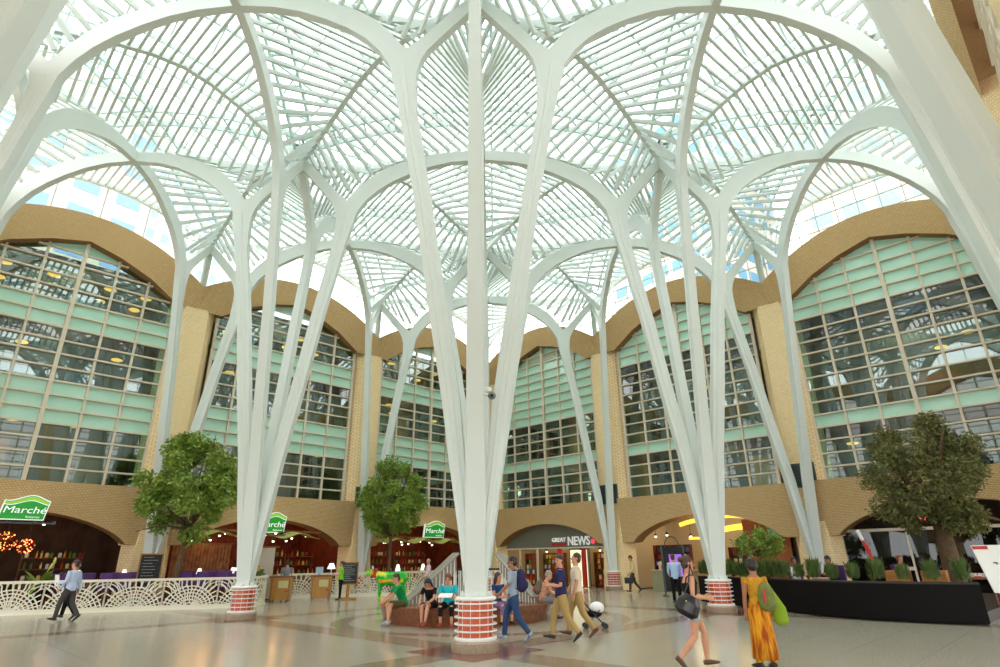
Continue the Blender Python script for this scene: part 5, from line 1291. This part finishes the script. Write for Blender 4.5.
# walkers in the middle
p = person('dark-haired youth in a grey-blue shirt and jeans walking left with arms stretched forward', -3.95, -5.07, A_LEFT, 1.7, shirt=greysh, sleeve=.5, pants=jean, shoe_m=sneak, hair='black', legs=walkB, arms=[((.5, .1, -1), (.85, -.1, -.75)), ((.45, .1, -1), (.85, -.1, -.8))], slim=.95, skin=skin2)
backpack(p['back'], A_LEFT, navy, navy, 'navy backpack on the youth in jeans', .95)
p = person('man in a navy polo shirt and khaki trousers walking left, holding his hands up', -3.28, -5.88, A_LEFT, 1.72, shirt=navy, sleeve=.48, collar=navy, pants=khaki, shoe_m=shoeb, hair='black', legs=walkB, look=.8, arms=[((.1, .18, -1), (1, -.1, .05)), ((.15, .15, -1), (1, -.35, .1))], slim=1.08)
p = person('man in a cream short-sleeved shirt and khaki trousers walking left, looking up', -2.5, -5.72, A_LEFT, 1.76, shirt=cream, sleeve=.48, collar=cream, pants=khaki, shoe_m=shoebr, hair='brown', legs=walkB, head=(-.1, 0, 1), look=.1, arms=[((.1, .12, -1), (.3, .0, -1)), ((.25, .12, -1), (.55, -.05, -1))], slim=1.06)
# stroller behind
r = empty('stroller', (-.85, -4.95, 0), A_RIGHT, 'dark stroller with a white hood just right of the man in cream', 'stroller'); r.scale = (.72, .72, .72); m = MB()
for s in (-1, 1): m.tube([(-.45, s*.2, .98), (.1, s*.2, .35), (.35, s*.2, .12)], .015, n=6); m.tube([(.2, s*.2, .6), (-.3, s*.2, .12)], .015, n=6)
m.tube([(-.45, -.2, .98), (-.45, .2, .98)], .02, n=6); m.build('frame', black, r); m = MB(); m.ell((.02, 0, .48), (.28, .18, .14), 12, 8); m.build('seat', blk, r, smooth=True); m = MB(); m.ell((.12, 0, .66), (.26, .2, .2), 12, 8); m.build('hood', white, r, smooth=True)
for sx_ in (-.32, .36):
    for s in (-1, 1): m = MB(); m.tube([(sx_, s*.22-.02, .09), (sx_, s*.22+.02, .09)], .09, n=14); m.build('wheel', black, r)
# far walkers on the right
p = person('dark-haired man in a cream jacket and grey trousers walking left past the stall, head down', 13.2, 2.75, A_LEFT, 1.76, shirt=jacket, sleeve=1., shirt_len=.08, pants=ch, shoe_m=shoebr, hair='brown', legs=walkA, head=(.45, 0, 1), arms=[((.1, .15, -1), (.7, -.1, -.8)), ((.0, .15, -1), (.2, 0, -1))])
r = empty('handbag', p['hand'][0]+Vector((0, 0, -.06)), A_LEFT, 'black bag carried by the man in the cream jacket', 'bag'); m = MB(); m.box((0, 0, -.2), (.42, .14, .28)); m.build('bag_body', black, r, bevel=.03); m = MB(); m.tube([(-.1, 0, -.08), (-.06, 0, .02), (.06, 0, .02), (.1, 0, -.08)], .01, n=6); m.build('handle', black, r)
person('man in a pale blue shirt and dark trousers seen from behind, facing the totem', 8.2, -2.35, A_AWAY-.15, 1.76, shirt=paleb, sleeve=1., pants=blk, shoe_m=shoeb, hair='brown', legs=standL, head=(.25, 0, 1), look=-.5, arms=[((.25, .15, -1), (.8, -.2, -.5)), ((.2, .2, -1), (.7, -.2, -.6))])
# two women in front on the right
p = person('woman in a black camisole and denim shorts striding right with hair tied back', -4.55, -9.62, A_RIGHT, 1.66, shirt=blk, strap=True, shirt_len=.0, pants=dn, pleg=.22, shoe_m=shoebr, hair='brown', hairstyle='bun', female=True, legs=[((.5, .03, -1), (-.02, 0, -1), (1, .05, .1)), ((-.12, .03, -1), (-.75, 0, -.85), (1, .05, -.9))], arms=[((.1, .12, -1), (1, -.1, -.1)), ((-.08, .12, -1), (1, -.15, -.12))], vox=.008, head=(.12, 0, 1))
r = empty('handbag', p['pel']+p['side']*(-.23)+p['fwd']*-.12+Vector((0, 0, .04)), A_RIGHT, 'large black shoulder bag on the woman in the camisole', 'bag')
m = MB(); m.tube([(0, 0, .16), (0, 0, .05), (0, 0, -.1), (0, 0, -.17)], [(.1, .05), (.19, .08), (.2, .09), (.12, .06)], n=16, side=(1, 0, 0)); o = m.build('bag_body', mat('bag_leather', rgb(24, 20, 20), rough=.3), r); remesh(o, .012, 3); r.rotation_euler.y = .5
m = MB(); s0 = Vector((.04, .08, .56)); m.tube([(-.12, 0, .12), (-.12, .03, .35), (-.18, .1, .6), (-.02, .12, .42), (.08, .02, .14)], .012, n=6); m.build('strap', black, r)
m = MB(); 
m.ell((-.08, -.085, .04), (.012, .006, .012), 8, 5)
m.build('stud', mat('brass', rgb(200, 170, 90), metal=1., rough=.3), r)
p = person('short-haired woman in an orange and gold patterned tunic and long skirt, seen from behind', -3.72, -10.36, A_AWAY+.1, 1.62, shirt=sari2, sleeve=.08, shirt_len=.06, pants=sari, skirt=(sari, .455, .125), shoe_m=shoeb, hair='black', hairstyle='bob', female=True, skin=skin2, legs=standL, arms=[((.0, .15, -1), (.1, .05, -1)), ((.05, .22, -1), (.3, .0, -1))], vox=.008, slim=1.04)
r = backpack(p['back']+Vector((0, 0, -.12))+p['side']*-.08, A_AWAY+.1, bag_ol, bag_ol, 'olive backpack slung on the woman in orange', .82)
m = MB(); m.box((-.14, .1, .02), (.02, .03, .2)); m.build('red_tab', red, r)
r = empty('tote_bag', p['pel']+p['side']*(-.3)+Vector((0, 0, -.02)), A_AWAY, 'lime green cloth tote hanging at the right hip of the woman in orange', 'bag'); m = MB()
m.tube([(0, .1, .42), (0, .04, .2), (0, -.04, -.02), (0, -.06, -.2), (0, -.06, -.25)], [(.03, .02), (.05, .08), (.07, .13), (.07, .12), (.02, .06)], n=14, side=(1, 0, 0)); o = m.build('cloth', cloth('lime_tote', rgb(128, 156, 40)), r); remesh(o, .012, 3)
# seated diners behind the planter
def diner(label, x, y, face, **k):
    person(label, x, y, face, z=.28, sit=.47, legs=[((1, .1, -.05), (.05, 0, -1), (1, .1, 0))]*2, **k)
    c = copy_tree(cp); c.location = (x, y, .25); c.rotation_euler.z = face-PI/2+PI; c.location.x -= .02; tag(c, 'chair under the '+label.split(',')[0], 'chair', 'cafe chairs')
diner('dark-haired diner facing the square, behind the planter below the pier', 8.2, -6.9, A_TO-.3, Hh=1.66, shirt=white, sleeve=1., pants=blk, shoe_m=shoeb, hair='black', hairstyle='bob', female=True, skin=skin2, torso=(.1, 0, 1), arms=[((.4, .1, -1), (1, -.2, .1))]*2)
diner('diner in a dark suit reading, right of the dark-haired diner', 8.3, -8.1, A_LEFT+.2, Hh=1.76, shirt=blk, sleeve=1., collar=white, pants=blk, shoe_m=shoeb, hair='black', skin=skin2, torso=(.25, 0, 1), head=(.4, 0, 1), arms=[((.4, .1, -1), (1, -.2, .2))]*2)
diner('diner with light hair, farther back beside the thick tree trunk', 9.6, -9.75, A_TO, Hh=1.7, shirt=red_pl, pants=blk, shoe_m=shoeb, hair='auburn', hairstyle='bob', female=True)

# ------------------------------------------------------------------ painted cow
def cow_mat():
    m = bpy.data.materials.new('painted_cow'); m.use_nodes = True; nt = m.node_tree; N = nt.nodes; L = nt.links; b = N['Principled BSDF']; b.inputs['Roughness'].default_value = .25
    tc = N.new('ShaderNodeTexCoord'); n = N.new('ShaderNodeTexNoise'); n.inputs['Scale'].default_value = 2.2; L.new(tc.outputs['Object'], n.inputs['Vector'])
    r = N.new('ShaderNodeValToRGB'); e = r.color_ramp.elements; r.color_ramp.interpolation = 'CONSTANT'; e[0].color = (*rgb(24, 168, 40), 1); e[0].position = 0; e[1].position = .5; e[1].color = (*rgb(120, 206, 50), 1); x = e.new(.58); x.color = (*rgb(226, 214, 40), 1)
    L.new(n.outputs['Fac'], r.inputs['Fac'])
    sx = N.new('ShaderNodeSeparateXYZ'); L.new(tc.outputs['Object'], sx.inputs[0]); n2 = N.new('ShaderNodeMath'); n2.operation = 'MULTIPLY_ADD'; n2.inputs[1].default_value = .12; L.new(n.outputs['Fac'], n2.inputs[0]); L.new(sx.outputs[2], n2.inputs[2])
    r2 = N.new('ShaderNodeValToRGB'); r2.color_ramp.interpolation = 'CONSTANT'; f = r2.color_ramp.elements; f[0].position = 0; f[0].color = (0, 0, 0, 1); f[1].position = .87; f[1].color = (1, 1, 1, 1); y = f.new(1.03); y.color = (0, 0, 0, 1)
    L.new(n2.outputs[0], r2.inputs['Fac'])
    ax = N.new('ShaderNodeMath'); ax.operation = 'ABSOLUTE'; L.new(sx.outputs[0], ax.inputs[0]); lt = N.new('ShaderNodeMath'); lt.operation = 'LESS_THAN'; lt.inputs[1].default_value = .62; L.new(ax.outputs[0], lt.inputs[0])
    mu = N.new('ShaderNodeMath'); mu.operation = 'MULTIPLY'; L.new(lt.outputs[0], mu.inputs[0]); L.new(r2.outputs['Color'], mu.inputs[1])
    mx = N.new('ShaderNodeMix'); mx.data_type = 'RGBA'; L.new(mu.outputs[0], mx.inputs[0]); L.new(r.outputs['Color'], mx.inputs[6]); mx.inputs[7].default_value = (*rgb(232, 170, 30), 1)
    L.new(mx.outputs[2], b.inputs['Base Color']); return m
r = empty('cow_statue', (2.85, 8.9, 0), A_LEFT, 'life-size cow statue painted green and yellow, facing left', 'statue'); r.scale = (.93, .93, .93); m = MB()
m.tube([(-.78, 0, 1.05), (-.7, 0, 1.04), (-.45, 0, 1.02), (-.1, 0, .96), (.3, 0, .97), (.55, 0, 1.0), (.72, 0, 1.05)], [(.1, .14), (.2, .24), (.25, .3), (.27, .33), (.25, .32), (.2, .3), (.1, .18)], n=18, side=(0, 1, 0))
m.tube([(.6, 0, 1.1), (.85, 0, 1.2), (1.0, 0, 1.28)], [(.14, .22), (.11, .16), (.1, .12)], n=14, side=(0, 1, 0))
m.tube([(.93, 0, 1.34), (1.05, 0, 1.3), (1.2, 0, 1.2), (1.32, 0, 1.12)], [(.1, .1), (.12, .12), (.085, .09), (.075, .07)], n=14, side=(0, 1, 0))
for s in (-1, 1):
    m.tube([(.97, s*.1, 1.36), (.93, s*.26, 1.36)], [(.05, .02), (.02, .01)], n=8)
    m.tube([(.55, s*.16, .95), (.55, s*.17, .6), (.57, s*.17, .34), (.55, s*.17, .08), (.58, s*.17, .0)], [.13, .075, .06, .045, .06], n=12)
    m.tube([(-.6, s*.14, 1.0), (-.52, s*.17, .68), (-.68, s*.17, .42), (-.62, s*.17, .08), (-.6, s*.17, .0)], [.19, .11, .06, .045, .06], n=12)
m.tube([(-.82, 0, 1.2), (-.9, 0, 1.0), (-.9, 0, .6), (-.88, 0, .45)], [.03, .022, .02, .035], n=8)
o = m.build('body', cow_mat(), r, smooth=True); remesh(o, .018, 3)
m = MB(); m.ell((-.3, 0, .64), (.16, .13, .12), 12, 8)
for a in (-.06, .06):
    for b in (-.05, .05): m.tube([(-.3+a, b, .58), (-.3+a, b, .46)], [.022, .016], n=6)
m.build('udder', mat('udder_pink', rgb(226, 130, 140), rough=.4), r, smooth=True); m = MB(); m.ell((1.33, 0, 1.12), (.07, .09, .08), 12, 8); m.build('muzzle', mat('udder_pink', rgb(226, 130, 140)), r, smooth=True)
m = MB(); m.tube([(.86, 0, 1.02), (.82, 0, 1.4)], [(.16, .13), (.14, .12)], n=16, side=(0, 1, 0)); m.build('collar', red, r)
for s in (-1, 1):
    e = MB(); e.ell((1.1, s*.1, 1.33), (.02, .012, .018), 8, 6); e.build('eye', black, r); e = MB(); e.tube([(.96, s*.07, 1.42), (.98, s*.13, 1.52), (1.0, s*.12, 1.58)], [.025, .018, .006], n=8); e.build('horn', offwhite, r)

# ------------------------------------------------------------------ daylight
W = bpy.data.worlds.new('world'); bpy.context.scene.world = W; W.use_nodes = True
bg = W.node_tree.nodes['Background']; bg.inputs['Color'].default_value = (.96, .985, 1, 1); bg.inputs['Strength'].default_value = 3.2
sc = bpy.context.scene
sc.view_settings.view_transform = 'Standard'; sc.view_settings.look = 'None'; sc.view_settings.exposure = 0.33; sc.view_settings.gamma = 1
sc.view_settings.use_curve_mapping = False
sc.cycles.transparent_max_bounces = 16; sc.cycles.max_bounces = 10; sc.cycles.diffuse_bounces = 6
